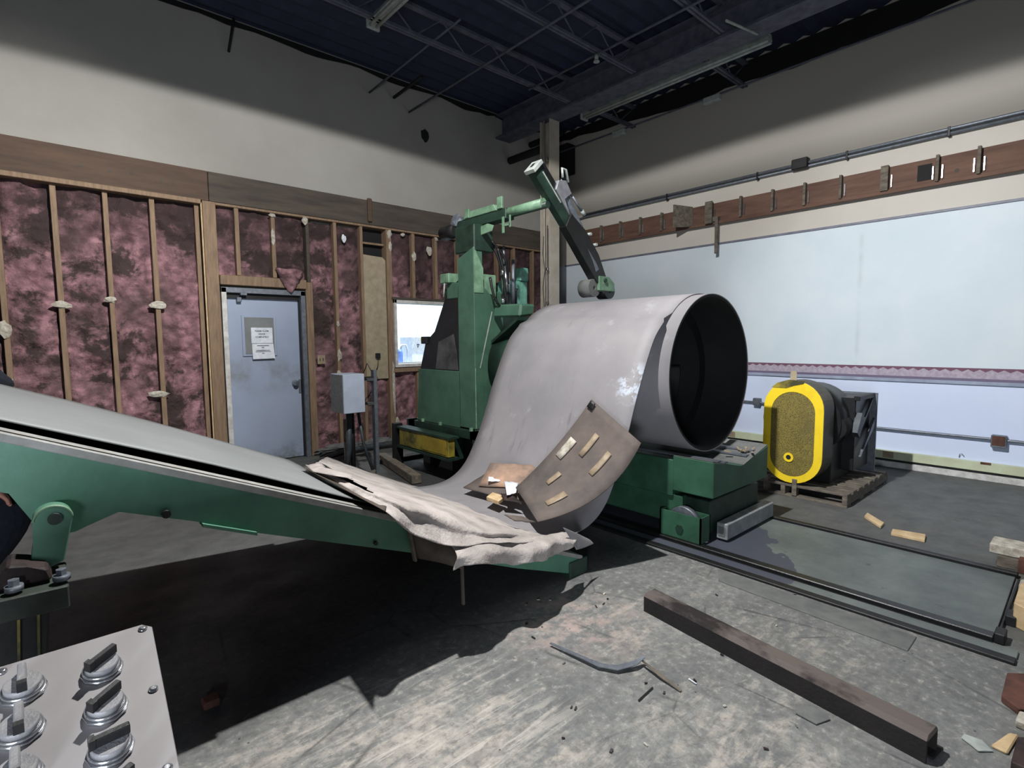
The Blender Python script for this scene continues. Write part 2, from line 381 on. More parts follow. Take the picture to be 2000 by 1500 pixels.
# ================================================================= SETTING
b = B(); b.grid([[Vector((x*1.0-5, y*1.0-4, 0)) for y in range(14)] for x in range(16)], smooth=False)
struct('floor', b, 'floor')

# ceiling with corrugated deck
b = B(); n = 90
P = []
for i in range(n+1):
    y = -3+i*(WY+.3+3)/n; P.append([Vector((-5, y, CZ+(.04 if i % 2 else 0))), Vector((WX+.3, y, CZ+(.04 if i % 2 else 0)))])
b.grid(P, smooth=False); struct('ceiling', b, 'ceil')

# left (far-left) wall
b = B()
b.box(-5, WX+.3, WY, WY+.25, 3.285, CZ+.05)
b.box(-5, 1.54, WY+.13, WY+.25, 0, 3.285)
b.box(1.54, 2.48, WY+.13, WY+.25, 2.05, 3.285)
b.box(2.48, 3.70, WY+.13, WY+.25, 0, 3.285)
b.box(3.70, 4.95, WY+.13, WY+.25, 1.97, 3.285)
b.box(3.70, 4.95, WY+.13, WY+.25, 0, 1.12)
b.box(4.95, WX+.3, WY+.13, WY+.25, 0, 3.285)
wl = struct('wall_left', b, 'plaster')
# header boards
for x0, x1, mt, dz in ((-4, 1.475, 'wood_header', 0), (1.48, 3.36, 'wood_header2', 0), (3.365, WX-.01, 'wood_header2', -.008)):
    obj('header_board', B().box(x0, x1, WY-.035, WY+.13, 2.965, 3.28+dz, .004), mt, wl)
obj('joint_cleat', B().box(3.33, 3.39, WY-.07, WY-.035, 3.0, 3.30, .008), 'wood_header', wl)
obj('top_plate', B().box(-4, 1.39, WY-.075, WY+.12, 2.915, 2.962, .004), 'wood', wl)
obj('top_plate', B().box(1.51, WX-.02, WY-.03, WY+.12, 2.935, 2.962, .003), 'wood', wl)
studs = [(-3.0, 0, 2.915), (-2.2, 0, 2.915), (-1.4, 0, 2.915), (-.98, 0, 2.915), (-.60, 0, 2.915), (-.21, 0, 2.915), (.185, 0, 2.915), (.57, 0, 2.915), (.955, 0, 2.915), (1.355, .25, 2.915), (1.75, 2.19, 2.935), (2.14, 2.19, 2.935),
         (2.89, 0, 2.935), (3.245, 0, 2.935), (4.03, 2.03, 2.935), (4.41, 2.03, 2.935), (4.80, 2.03, 2.935), (5.2, 0, 2.935), (5.58, 0, 2.935), (5.94, 0, 2.935), (6.37, 0, 2.935), (4.07, 0, 1.08), (4.6, 0, 1.08)]
for x, z0, z1 in studs:
    obj('stud', B().box(x-.021+random.uniform(-.004, .004), x+.021, WY-.02, WY+.1, z0, z1, .003), 'wood', wl)
obj('post', B().box(1.405, 1.535, WY-.05, WY+.12, 0, 2.96, .005), 'wood', wl)
obj('bead_strip', B().box(1.385, 1.398, WY-.065, WY-.04, .3, 2.93, .002), 'wood_pale', wl)
obj('jamb_stud', B().box(2.49, 2.575, WY-.03, WY+.12, 0, 2.16, .004), 'wood', wl)
obj('jamb_stud', B().box(2.52, 2.56, WY-.02, WY+.12, 2.16, 2.935, .004), 'wood_header2', wl)
obj('window_stud', B().box(3.60, 3.68, WY-.03, WY+.12, 0, 2.935, .004), 'wood', wl)
obj('door_lintel', B().box(1.545, 2.50, WY-.04, WY+.12, 2.075, 2.185, .006), 'wood', wl)
obj('fibreboard_strip', B().prism([(3.27, WY-.01, .92), (3.59, WY-.01, .92), (3.59, WY-.01, 2.52), (3.55, WY-.01, 2.56), (3.27, WY-.01, 2.575)], (0, .012, 0), 0), 'osb', wl)
obj('wire_box', B().box(3.40, 3.46, WY-.05, WY-.01, 1.20, 1.27, .004), 'black', wl)
obj('loose_wire', B().tube([(3.43, WY-.04, 1.2), (3.415, WY-.05, 1.1), (3.37, WY-.05, 1.0), (3.40, WY-.06, .93)], .005, 6), 'steel_dark', wl)
obj('dark_cavity', B().box(3.27, 3.6, WY+.10, WY+.125, 2.57, 2.93), 'void', wl)
obj('blocking', B().box(3.27, 3.59, WY+.02, WY+.06, 2.72, 2.745), 'wood', wl)
def insulation(x0, x1, z0, z1, depth=.055):
    nx = max(4, int((x1-x0)/.022)); nz = max(6, int((z1-z0)/.026)); P = []
    for i in range(nz+1):
        z = lerp(z0, z1, i/nz); row = []
        for j in range(nx+1):
            x = lerp(x0, x1, j/nx); q = Vector((x, 0, z))
            d = noise.noise(q*3.1)*.035+noise.noise(q*9+Vector((3, 0, 0)))*.035+abs(noise.noise(q*17))*.03
            e = min(1, min(j, nx-j)/2.5)
            row.append(Vector((x, WY+depth-(.012+d)*e, z)))
        P.append(row)
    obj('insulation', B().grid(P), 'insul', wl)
xs = [-3.0, -2.2, -1.4, -.98, -.60, -.21, .185, .57, .955, 1.385]
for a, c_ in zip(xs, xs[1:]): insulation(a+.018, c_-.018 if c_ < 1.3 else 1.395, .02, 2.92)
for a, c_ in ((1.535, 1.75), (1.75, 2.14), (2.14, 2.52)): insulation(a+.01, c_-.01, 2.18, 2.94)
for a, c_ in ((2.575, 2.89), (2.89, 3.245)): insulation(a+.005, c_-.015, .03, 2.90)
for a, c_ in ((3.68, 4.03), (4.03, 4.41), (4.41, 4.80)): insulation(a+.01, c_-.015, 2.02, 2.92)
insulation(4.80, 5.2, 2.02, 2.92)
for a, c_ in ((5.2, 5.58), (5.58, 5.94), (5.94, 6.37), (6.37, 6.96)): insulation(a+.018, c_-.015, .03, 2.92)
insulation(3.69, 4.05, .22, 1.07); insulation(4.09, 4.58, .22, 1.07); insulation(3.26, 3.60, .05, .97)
# insulation tongue sagging over the lintel
P = []
for i in range(12):
    t = i/11; wdt = .16*(1-t)**.7+.004; row = []
    for j in range(9):
        u_ = j/8*2-1; q = Vector((u_*wdt*6, i*.9, 0))
        row.append(Vector((2.30+u_*wdt+noise.noise(q)*.015, WY-.05-.035*(1-u_*u_)-.02*noise.noise(q*2), 2.30-t*.27+.02*noise.noise(q*1.7))))
    P.append(row)
obj('insulation', B().grid(P, .01), 'insul', wl)
# blobs of white adhesive left on the studs
for x, z_, rx, rz, mt in ((-.215, 1.56, .055, .075, 'plaster_bit'), (.185, 1.80, .075, .035, 'plaster_bit'), (.555, 1.865, .05, .03, 'plaster_bit'), (.95, 1.825, .075, .04, 'plaster_bit'), (.90, .90, .09, .035, 'plaster_bit'),
        (-.24, 2.64, .03, .03, 'plaster_bit'), (-.26, 1.08, .06, .07, 'plaster_bit'), (1.50, 2.86, .025, .05, 'plaster_bit'), (2.13, 2.91, .04, .02, 'plaster_bit'), (2.13, 2.66, .022, .09, 'plaster_bit'), (2.51, 2.9, .035, .04, 'plaster_bit'), (3.65, 2.88, .035, .05, 'plaster_bit'), (3.66, 2.72, .022, .06, 'plaster_bit'),
        (3.86, 2.90, .035, .02, 'plaster_bit'), (4.03, 2.62, .035, .06, 'plaster_bit'), (4.28, 2.72, .05, .06, 'plaster_bit'), (4.41, 2.9, .025, .02, 'plaster_bit'), (3.0, 2.74, .03, .05, 'paperw'),
        (2.885, 1.66, .022, .04, 'plaster_bit'), (2.89, 1.25, .03, .07, 'plaster_bit'), (2.88, .98, .05, .07, 'plaster_bit'), (2.91, .72, .05, .09, 'plaster_bit'), (3.66, .80, .02, .35, 'plaster_bit'), (3.7, .25, .03, .1, 'plaster_bit')):
    obj('adhesive_clump', B().lump((x, WY-.03, z_), 1, 2, .3, 9, (rx, .012, rz)), mt, wl)
for x, z_ in ((.40, 3.12), (.62, 3.11), (.80, 3.13), (1.05, 3.10), (1.15, 3.1), (1.62, 3.17), (1.9, 3.05), (2.6, 3.2), (2.9, 3.08)):
    obj('nail_hole', B().tube([(x, WY-.038, z_), (x, WY-.034, z_)], .018, 8), 'wood_header2', wl)
obj('sill_plaster', B().lump((2.85, WY-.08, .05), 1, 3, .3, 8, (.30, .07, .07)), 'concrete_block', wl)
obj('sill_plaster', B().lump((3.35, WY-.06, .04), 1, 3, .3, 8, (.35, .06, .07)), 'concrete_block', wl)
obj('wall_outlet', B().box(2.60, 2.70, WY-.035, WY-.02, 1.15, 1.265, .003), 'tape', wl)
for dx in (-.02, .02): obj('outlet_slot', B().box(2.65+dx-.004, 2.65+dx+.004, WY-.038, WY-.034, 1.19, 1.225), 'steel_dark', wl)
obj('wall_hole', B().lump((4.27, WY+.0, 4.33), 1, 2, .2, 7, (.07, .006, .09)), 'void', wl)

# door
d1 = struct('door_1', B().box(1.60, 2.405, WY+.03, WY+.075, .01, 1.985, .002), 'doorblue')
obj('door_frame', B().box(1.548, 1.60, WY-.045, WY+.12, 0, 2.045, .003), 'white', d1)
obj('door_frame', B().box(2.42, 2.475, WY-.045, WY+.12, 0, 2.045, .003), 'galv', d1)
obj('door_frame', B().box(1.548, 2.475, WY-.045, WY+.12, 1.99, 2.05, .003), 'galv', d1)
obj('door_stop', B().box(2.405, 2.42, WY-.0, WY+.08, 0, 1.99), 'steel_dark', d1)
obj('closer_gap', B().box(1.60, 2.405, WY-.0, WY+.03, 1.935, 1.99), 'steel_dark', d1)
obj('closer_bracket', B().box(1.74, 1.81, WY-.06, WY-.01, 1.965, 1.995, .004).box(1.71, 1.76, WY-.02, WY+.03, 1.89, 1.945, .004), 'galv', d1)
obj('vision_panel_trim', B().box(1.755, 2.135, WY+.015, WY+.03, 1.27, 1.745, .004), 'doorblue', d1)
obj('vision_panel', B().box(1.785, 2.105, WY+.008, WY+.016, 1.30, 1.72), simple('grey_filled_pane', rgb(122, 126, 126), rgb(108, 112, 112), 5, .5), d1)
n1 = obj('door_notice', B().box(1.848, 2.085, WY-.0, WY+.006, 1.42, 1.602), 'paperw', d1)
n2 = obj('door_notice', B().prism([(1.855, WY-.004, 1.235), (2.10, WY-.010, 1.24), (2.088, WY-.001, 1.415), (1.852, WY-.001, 1.415)], (0, .004, 0)), 'paperw', d1)
M['ink'] = simple('grey_ink', rgb(70, 74, 84), rgb(60, 64, 74), 5, .8)
def text(txt, x, z_, size, par, y=WY-.0015):
    cu = bpy.data.curves.new('t', 'FONT'); cu.body = txt; cu.size = size; cu.align_x = 'CENTER'; cu.extrude = .0004; cu.offset = .0006
    t = bpy.data.objects.new('t', cu); S.collection.objects.link(t)
    bpy.context.view_layer.update()
    me = bpy.data.meshes.new_from_object(t.evaluated_get(bpy.context.evaluated_depsgraph_get()))
    bpy.data.objects.remove(t)
    me.transform(Matrix.Translation((x, y, z_)) @ Matrix.Rotation(math.radians(90), 4, 'X'))
    me.materials.append(M['ink']); o = bpy.data.objects.new('printed_text', me); S.collection.objects.link(o); o.parent = par
text('PLEASE CLOSE', 1.966, 1.555, .024, n1); text('DOOR', 1.966, 1.52, .024, n1); text('COMPLETELY', 1.966, 1.485, .024, n1)
b = B()
for z_, w_ in ((1.39, .13), (1.37, .03), (1.335, .15), (1.32, .17), (1.30, .03)): b.box(1.97-w_/2, 1.97+w_/2, WY-.0075, WY-.006, z_, z_+.005)
obj('printed_lines', b, 'ink', n2)
obj('door_knob', B().tube([(2.33, WY+.03, .93), (2.33, WY+.0, .93), (2.33, WY-.02, .93), (2.33, WY-.035, .93), (2.33, WY-.055, .93)], [.036, .036, .016, .032, .020], 16), 'chrome', d1)
obj('latch_plate', B().box(2.375, 2.40, WY+.02, WY+.03, .80, .97, .002), 'galv', d1)

# window and the office beyond
w1 = struct('window_1', B().box(3.69, 4.97, WY-.05, WY+.14, 1.065, 1.112, .004), 'white')
obj('window_frame', B().box(3.69, 3.728, WY-.05, WY+.14, 1.11, 2.0, .003), 'white', w1)
obj('window_frame', B().box(3.69, 4.97, WY-.05, WY+.14, 1.955, 2.0, .003), 'white', w1)
obj('window_frame', B().box(4.93, 4.97, WY-.05, WY+.14, 1.11, 2.0, .003), 'white', w1)
obj('window_head', B().box(3.66, 4.9, WY-.06, WY+.1, 2.0, 2.035, .006), 'wood_header2', w1)
obj('window_sill_board', B().box(3.66, 4.9, WY-.045, WY+.1, .995, 1.055, .006), 'wood', w1)
b = B(); b.box(2.6, 8.0, 8.6, 8.7, 0, 3.2); b.box(2.5, 2.6, WY+.26, 8.7, 0, 3.2); b.box(8.0, 8.1, WY+.26, 8.7, 0, 3.2); b.box(2.5, 8.1, WY+.26, 8.7, 3.2, 3.3)
struct('wall_office', b, 'officewall')
struct('floor_office', B().box(2.5, 8.1, WY+.26, 8.7, -.05, 0.001), 'concrete_block')
ca = at(800, 709, 'Y', 8.1)
t = thing('white_carton', 'white box with a small yellow label seen through the interior window', 'box', (5.02, 8.1, 0))
obj('box_body', B().box(4.80, 5.30, 8.0, 8.4, 1.02, 1.50, .006), 'paperw', t)
obj('yellow_label', B().box(4.98, 5.05, 7.995, 8.0, 1.43, 1.48), 'yellow', t)
obj('print_mark', B().box(4.90, 4.95, 7.995, 8.0, 1.36, 1.375).box(4.91, 4.93, 7.995, 8.0, 1.32, 1.34), 'ink', t)
tag(obj('office_counter', B().box(4.2, 5.9, 7.75, 8.595, .001, 1.02, .01), 'officewall'), 'white office counter under the box beyond the window', 'counter')
t = thing('desk_dispenser', 'small white and blue bottle on the counter beyond the window', 'bottle', (4.58, 8.0, 1.02))
obj('bottle_body', B().tube([(4.56, 8, 1.02), (4.56, 8, 1.24), (4.56, 8, 1.29)], [.055, .055, .03], 14), 'screen', t)
obj('nozzle', B().tube([(4.58, 8, 1.28), (4.60, 8, 1.36), (4.68, 8, 1.36), (4.71, 8, 1.28), (4.71, 8, 1.04)], .018, 8), 'paperw', t)
tag(obj('white_cord', B().tube([(4.96, 7.9, 3.2), (4.94, 7.9, 1.9), (4.86, 7.9, 1.6), (4.79, 7.9, 1.38), (4.72, 7.9, 1.24), (4.74, 7.9, 1.12), (4.79, 7.9, 1.025)], .006, 6), 'paperw'), 'thin white cord hanging behind the interior window', 'cord')

# right wall
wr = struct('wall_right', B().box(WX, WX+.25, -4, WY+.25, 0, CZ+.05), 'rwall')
obj('wallpaper_border', B().box(WX-.003, WX, -4, WY, .985, 1.117), 'border', wr)
obj('chair_rail', B().box(WX-.02, WX, -4, WY, .948, .985, .006), simple('blue_grey_rail', rgb(160, 170, 190), rgb(140, 150, 172), 8, .5), wr)
obj('panel_joint_strip', B().box(WX-.012, WX, -4, 6.44, 2.70, 2.726, .003), simple('blue_grey_strip', rgb(120, 124, 140), rgb(96, 98, 110), 8, .5), wr)
obj('base_raceway', B().box(WX-.04, WX, -4, 6.5, .092, .185, .004), simple('pale_green_raceway', rgb(198, 206, 176), rgb(186, 190, 160), 6, .6), wr)
obj('raceway_shadow_gap', B().box(WX-.02, WX, -4, 6.5, .066, .092), 'steel_dark', wr)
for y in (1.57, 3.35, .15): obj('outlet_cover', B().box(WX-.046, WX-.04, y-.05, y+.05, .105, .175, .002), 'tape', wr)
obj('rust_stain_plate', B().box(WX-.044, WX-.04, .72, .80, .165, .189, .002), 'rustred', wr)
struct('baseboard_right', B().box(WX-.035, WX, -4, 6.5, 0, .066, .004), 'white')
obj('wall_smudge_hook', B().tube([(WX-.008, .97, .20), (WX-.02, .965, .235), (WX-.02, .95, .245), (WX-.01, .93, .215)], .003, 6), 'steel_dark', wr)
obj('dark_wall_box', B().box(WX-.2, WX, 6.2, 6.5, 4.22, 4.7, .01), 'void', wr)
# ledger with joist hangers
lg = thing('ledger_board', 'long brown timber ledger with cut joist stubs high on the right wall', 'beam', (WX, 2.0, 2.96))
obj('board', B().box(WX-.045, WX-.004, -4, 6.2, 2.985, 3.25, .004), 'wood_ledger', lg)
obj('bottom_flange', B().box(WX-.075, WX-.045, -4, 6.2, 2.965, 3.01, .004), 'wood_ledger', lg)
for i, y in enumerate((.15, .95, 1.27, 1.72, 2.14, 2.52, 2.89, 3.29, 3.69, 4.46, 4.83, 5.2, 5.58, 5.95)):
    wd = .07 if i in (3,) else .028; 
    obj('joist_stub', B().box(WX-.10, WX-.045, y-wd/2, y+wd/2, 3.0, 3.262, .003), 'wood_grey', lg)
    obj('joist_hanger', B().box(WX-.07, WX-.046, y-wd/2-.03, y-wd/2-.018, 3.03, 3.16, .001), 'chrome', lg)
    if i in (1, 2): obj('joist_hanger', B().box(WX-.07, WX-.046, y+wd/2+.018, y+wd/2+.03, 3.03, 3.16, .001), 'chrome', lg)
obj('notch', B().box(WX-.05, WX-.043, 1.32, 1.44, 3.04, 3.2), 'void', lg)
obj('knot', B().tube([(WX-.048, 1.12, 3.08), (WX-.044, 1.12, 3.08)], .02, 10), 'wood_header2', lg)
t = tag(obj('plywood_bracket', B().prism([(WX-.05, 3.98, 2.99), (WX-.05, 3.98, 3.26), (WX-.30, 4.12, 3.28), (WX-.30, 4.12, 2.97)], (0, .02, 0), .002), 'wood_grey'), 'grey plywood flap sticking out from the ledger on the right wall', 'board')
tag(obj('timber_batten', B().box(WX-.13, WX-.10, 3.66, 3.76, 2.98, 3.27, .003).box(WX-.115, WX-.09, 3.58, 3.62, 2.57, 3.05, .002).box(WX-.10, WX-.045, 3.58, 3.76, 3.0, 3.06), 'wood_grey'), 'narrow grey batten hanging down below the ledger on the right wall', 'batten')
# conduits
cu = thing('upper_conduit', 'grey conduit with a dark junction box running high along the right wall', 'conduit', (WX-.03, 2.6, 3.46))
obj('conduit_pipe', B().tube([(WX-.035, -4, 3.455), (WX-.035, 5.95, 3.465), (WX-.035, 6.6, 3.42)], .016, 10), 'galv', cu)
obj('conduit_pipe', B().tube([(WX-.035, -4, 3.50), (WX-.035, 6.0, 3.505)], .018, 10), 'galv', cu)
obj('junction_box', B().box(WX-.09, WX-.003, 2.50, 2.68, 3.44, 3.56, .008), 'steel_dark', cu)
for y in (1.2, 2.1, 3.1, 4.4): obj('pipe_strap', B().box(WX-.055, WX-.003, y-.012, y+.012, 3.43, 3.525, .003), 'steel_dark', cu)
cl = thing('lower_conduit', 'thin grey conduit with square boxes running low along the right wall', 'conduit', (WX-.03, 2, .43))
obj('conduit_pipe', B().tube([(WX-.035, -4, .425), (WX-.035, .65, .425), (WX-.035, 1.8, .425), (WX-.035, 3.0, .60), (WX-.035, 4.6, .60)], .014, 10), 'galv', cl)
for y, z_, sz in ((.675, .42, .115), (1.83, .41, .13), (3.02, .615, .09)):
    jb = obj('junction_box', B().box(WX-.07, WX-.003, y-sz/2, y+sz/2, z_-sz*.6, z_+sz*.45, .006), 'galv', cl)
    obj('cover_plate', B().box(WX-.075, WX-.07, y-sz*.42, y+sz*.42, z_-sz*.42, z_+sz*.4, .002), 'rustred' if sz == .115 else 'galv', jb)

# ================================================================= CEILING STEEL
gd = thing('steel_girder', 'heavy grey roof girder over the column running toward the viewer', 'girder', (5.73, 3, 4.6))
obj('web', B().box(5.715, 5.745, -2, WY, 4.62, 4.94), 'joist', gd)
obj('flange', B().box(5.58, 5.88, -2, WY, 4.59, 4.62), 'joist', gd)
obj('flange', B().box(5.58, 5.88, -2, WY, 4.92, 4.95), 'joist', gd)
def joist(y, x0, x1, label, zb=4.62):
    t = thing('bar_joist', label, 'joist', ((x0+x1)/2, y, zb), 'open web roof joists')
    obj('bottom_chord', B().box(x0, x1, y-.035, y-.008, zb, zb+.03).box(x0, x1, y+.008, y+.035, zb, zb+.03), 'joist', t)
    obj('top_chord', B().box(x0, x1, y-.035, y+.035, CZ-.05, CZ-.02), 'joist', t)
    n = int((x1-x0)/.34); b = B()
    for i in range(n):
        xa = x0+(x1-x0)*i/n; xb = x0+(x1-x0)*(i+1)/n
        zz = (zb+.015, CZ-.035) if i % 2 == 0 else (CZ-.035, zb+.015)
        b.tube([(xa, y, zz[0]), (xb, y, zz[1])], .009, 6)
    obj('web_bars', b, 'joist', t)
for i, y in enumerate((5.05, 4.0, 2.9)):
    joist(y, -3, 5.55, ('open web joist nearest the left wall passing the short fluorescent light', 'middle open web joist ending at the girder', 'open web joist nearest the viewer ending at the girder')[i])
joist(5.0, 5.9, 6.95, 'short open web joist between the girder and the right wall behind the column')
joist(3.3, 5.9, 6.95, 'short open web joist between the girder and the right wall near the viewer')
def pipe(pts, r, mt, label, name='ceiling_pipe', cat='pipe'):
    return tag(obj(name, B().tube(pts, r, 8), mt), label, cat)
pipe([(4.02, WY, 4.58), (4.02, 1.0, 4.58)], .014, 'joist', 'thin pipe crossing the ceiling to the left wall, longest one left of the column')
pipe([(3.78, WY-.02, 4.70), (3.78, 5.9, 4.72)], .02, 'void', 'short black rod on the left wall top beside the long thin ceiling pipe')
pipe([(3.42, WY-.02, 4.66), (3.42, 4.6, 4.70)], .012, 'joist', 'thin rod meeting the left wall just left of the short black rod')
pipe([(1.75, WY-.03, 4.60), (1.80, WY-.10, 4.94)], .014, 'void', 'dark rod hanging down over the upper left wall')
pipe([(5.86, WY-.02, 4.31), (5.86, 5.8, 4.30)], .06, 'void', 'thick black pipe stub left of the column near the ceiling')
pipe([(6.32, WY-.02, 4.66), (6.32, 5.9, 4.66)], .05, 'void', 'shorter black pipe stub just above the thick one left of the column')
pipe([(4.85, 5.1, 4.60), (4.85, 1.0, 4.60)], .014, 'joist', 'thin ceiling pipe with pale sprinkler head above the column')
t = thing('sprinkler_head', 'pale sprinkler fitting hanging from the thin ceiling pipe', 'sprinkler', (4.85, 4.0, 4.55))
obj('socket', B().tube([(4.85, 4.0, 4.6), (4.85, 4.0, 4.54)], .022, 10), 'fixture', t)
obj('deflector', B().tube([(4.85, 4.0, 4.53), (4.85, 4.0, 4.52)], .035, 12), 'fixture', t)
# fluorescent lights (switched off)
def fluo(x, y0, y1, z_, label, tubes=2):
    t = thing('fluorescent_fixture', label, 'light', (x, (y0+y1)/2, z_), 'unlit fluorescent strips')
    obj('housing', B().prism([(x-.06, y0, z_+.02), (x+.06, y0, z_+.02), (x+.035, y0, z_+.08), (x-.035, y0, z_+.08)], (0, y1-y0, 0)), 'fixture', t)
    obj('end_bracket', B().box(x-.07, x+.07, y1-.03, y1, z_-.03, z_+.09, .004), 'fixture', t)
    for k in range(tubes): obj('glass_tube', B().tube([(x-.035+.07*k, y0, z_), (x-.035+.07*k, y1-.03, z_)], .016, 10), 'fixture', t)
fluo(2.72, 3.6, 5.15, 4.60, 'unlit fluorescent strip at the top of the picture above the left wall')
fluo(6.02, 2.6, 5.2, 4.58, 'long unlit fluorescent strip beside the girder right of the column', 2)
t = pipe([(5.25, 2.70, 4.55), (5.72, 2.60, 4.55)], .013, 'fixture', 'short bare white tube hanging under the girder at the top edge', 'bare_tube', 'tube')
for y, lab in ((5.0, 'pale conduit body near the roof edge close to the column'), (3.55, 'pale conduit body near the roof edge right of the long strip light')):
    tag(obj('conduit_body', B().box(6.55, 6.63, y-.11, y+.11, 4.42, 4.50, .01), 'fixture'), lab, 'fitting')
pipe([(6.6, 6.2, 4.50), (6.6, 5.0, 4.50), (6.6, 3.5, 4.50), (6.6, -2, 4.52)], .012, 'joist', 'thin conduit joining the pale fittings along the right roof edge')
b = B(); random.seed(3)
P = []
for i in range(61):                                # ragged black strip along the right roof edge
    y = WY-i*.17; d = .10+.17*min(1, i/14)+.07*noise.noise((y*1.3, 0, 0))+.03*noise.noise((y*6, 3, 0))
    P.append([Vector((WX-.02, y, CZ-.001)), Vector((WX-.035, y, CZ-d))])
struct('trim_1', B().grid(P, .01, False), 'void')
P = []
for i in range(80):
    x = WX-.05-i*.14; d = .06+.05*noise.noise((x*1.7, 7, 0))+.03*noise.noise((x*7, 3, 0))
    P.append([Vector((x, WY-.02, CZ-.001)), Vector((x, WY-.03, CZ-d))])
struct('trim_2', B().grid(P, .01, False), 'void')

# ================================================================= COLUMN
cx, cy = 5.76, 5.62
co = thing('steel_column', 'cream painted steel column standing behind the coil', 'column', (cx, cy, 0))
obj('flange', B().box(cx-.10, cx+.10, cy-.10, cy-.085, 0, 4.6, .002), 'column', co)
obj('flange', B().box(cx-.10, cx+.10, cy+.085, cy+.10, 0, 4.6, .002), 'column', co)
obj('web', B().box(cx-.006, cx+.006, cy-.085, cy+.085, 0, 4.6), 'column', co)
obj('base_plate', B().box(cx-.16, cx+.16, cy-.16, cy+.16, 0, .02, .003), 'column', co)
obj('conduit', B().tube([(cx-.085, cy+.03, .6), (cx-.085, cy+.03, 4.6)], .016, 8), 'column', co)
obj('conduit', B().tube([(cx-.08, cy-.03, .8), (cx-.08, cy-.03, 3.1)], .008, 8), 'galv', co)
obj('loose_cable', B().tube([(cx-.11, cy+.02, 2.95), (cx-.115, cy+.03, 2.7), (cx-.105, cy-.0, 2.45), (cx-.115, cy+.03, 2.2), (cx-.105, cy, 1.8), (cx-.11, cy+.01, 1.5)], .005, 6), 'steel_dark', co)
for z_ in (4.02, 2.45, 1.95): obj('cable_clip', B().box(cx-.11, cx-.08, cy-.06, cy-.02, z_, z_+.04, .003), 'chrome', co)
# ================================================================= COIL CAR
cc = thing('coil_car', 'green coil car with V saddle and wheels on the floor rails under the coil', 'coil car', (3.79, 2.4, 0))
def vplate(y0, y1, x0=3.36, x1=4.22, zb=.345, zt=.60, dip=.505):
    return B().prism([(x0, y0, zb), (x1, y0, zb), (x1, y0, zt), ((x0+x1)/2+.03, y0, dip), ((x0+x1)/2-.03, y0, dip), (x0, y0, zt)], (0, y1-y0, 0), .006)
obj('saddle', vplate(1.74, 2.05), 'green_car', cc)
obj('saddle', vplate(2.05, 3.25, zb=.30, zt=.57, dip=.48), 'green_car', cc)
for (xa, xb, za, zb_) in ((3.362, 3.76, .60, .505), (3.82, 4.218, .505, .60)):
    obj('dusty_saddle_top', B().prism([(xa, 1.745, za+.001), (xb, 1.745, zb_+.001), (xb, 1.745, zb_+.005), (xa, 1.745, za+.005)], (0, .30, 0)), 'concrete_block', cc)
for x in (3.52, 3.62, 3.96, 4.06):
    s_ = 1 if x > 3.79 else -1
    zz = .507+abs(x-3.79)*.22
    obj('wear_strip', B().beam((x, 1.78, zz+.006), (x, 2.6, zz+.006), .05, .012), 'galv', cc)
obj('lower_frame', B().box(3.44, 4.20, 1.80, 3.2, .07, .30, .006), 'green_dark', cc)
obj('side_rail', B().box(3.38, 3.44, 1.98, 3.1, .10, .31, .005), 'green_car', cc)
obj('neck', B().box(3.50, 4.12, 1.84, 3.1, .29, .35), 'void', cc)
b = B()
b.box(3.30, 3.31, 1.79, 2.11, .03, .21); b.box(3.42, 3.43, 1.79, 2.11, .03, .21); b.box(3.30, 3.43, 1.79, 1.80, .03, .21); b.box(3.30, 3.43, 2.10, 2.11, .03, .21)
obj('wheel_box', b, 'green_car', cc)
obj('wheel', B().ring((3.335, 1.95, .125), (1, 0, 0), .07, .122, .05, 30), 'galv', cc)
obj('axle_hub', B().tube([(3.29, 1.95, .10), (3.305, 1.95, .10)], .03, 6), 'green_dark', cc)
obj('wheel', B().ring((4.25, 1.95, .115), (1, 0, 0), .05, .108, .06, 30), 'rail', cc)
obj('bumper_bar', B().box(3.50, 4.26, 1.70, 1.78, .03, .145, .006), simple('scuffed_aluminium', rgb(158, 162, 164), rgb(124, 128, 130), 9, .5, .1), cc)
obj('bumper_socket', B().box(3.496, 3.50, 1.715, 1.765, .055, .12), 'concrete_block', cc)
for k in range(9):
    a = random.uniform(0, 6.28); px_, py_ = 4.0+random.uniform(-.12, .1), 1.82+random.uniform(-.05, .07)
    tag(obj('wood_splinter', B().beam((px_, py_, .572), (px_+.07*math.cos(a), py_+.05*math.sin(a), .582), .016, .008), 'tape'), 'thin pinkish wood splinter on the coil car saddle, '+('left' if px_ < 3.97 else 'right')+' part of the scatter', 'splinter', ('left' if px_ < 3.97 else 'right')+' splinters on the coil car')

# ================================================================= COIL + STRIP
coil = thing('steel_coil', 'large grey steel coil with its outer wrap unrolled down to the green ramp', 'coil', (3.79, 2.8, .57))
cx, cz, R = 3.79, 1.175, .60
# body: spiral wraps as a thick drum plus looser inner wraps, the bore's shade put into their black
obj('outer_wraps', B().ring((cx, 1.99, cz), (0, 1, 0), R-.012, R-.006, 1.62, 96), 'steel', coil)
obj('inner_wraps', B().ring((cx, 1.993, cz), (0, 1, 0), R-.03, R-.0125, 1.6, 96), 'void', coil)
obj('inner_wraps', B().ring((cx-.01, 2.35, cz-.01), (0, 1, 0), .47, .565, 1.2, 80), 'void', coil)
P = []
for i in range(60):
    a = math.radians(60+i*5.2); r = .50-.10*i/60; P.append([Vector((cx+r*math.cos(a), y, cz-.02+r*math.sin(a))) for y in (2.5, 3.55)])
obj('loose_inner_wrap', B().grid(P, .006), 'steel_dark', coil)
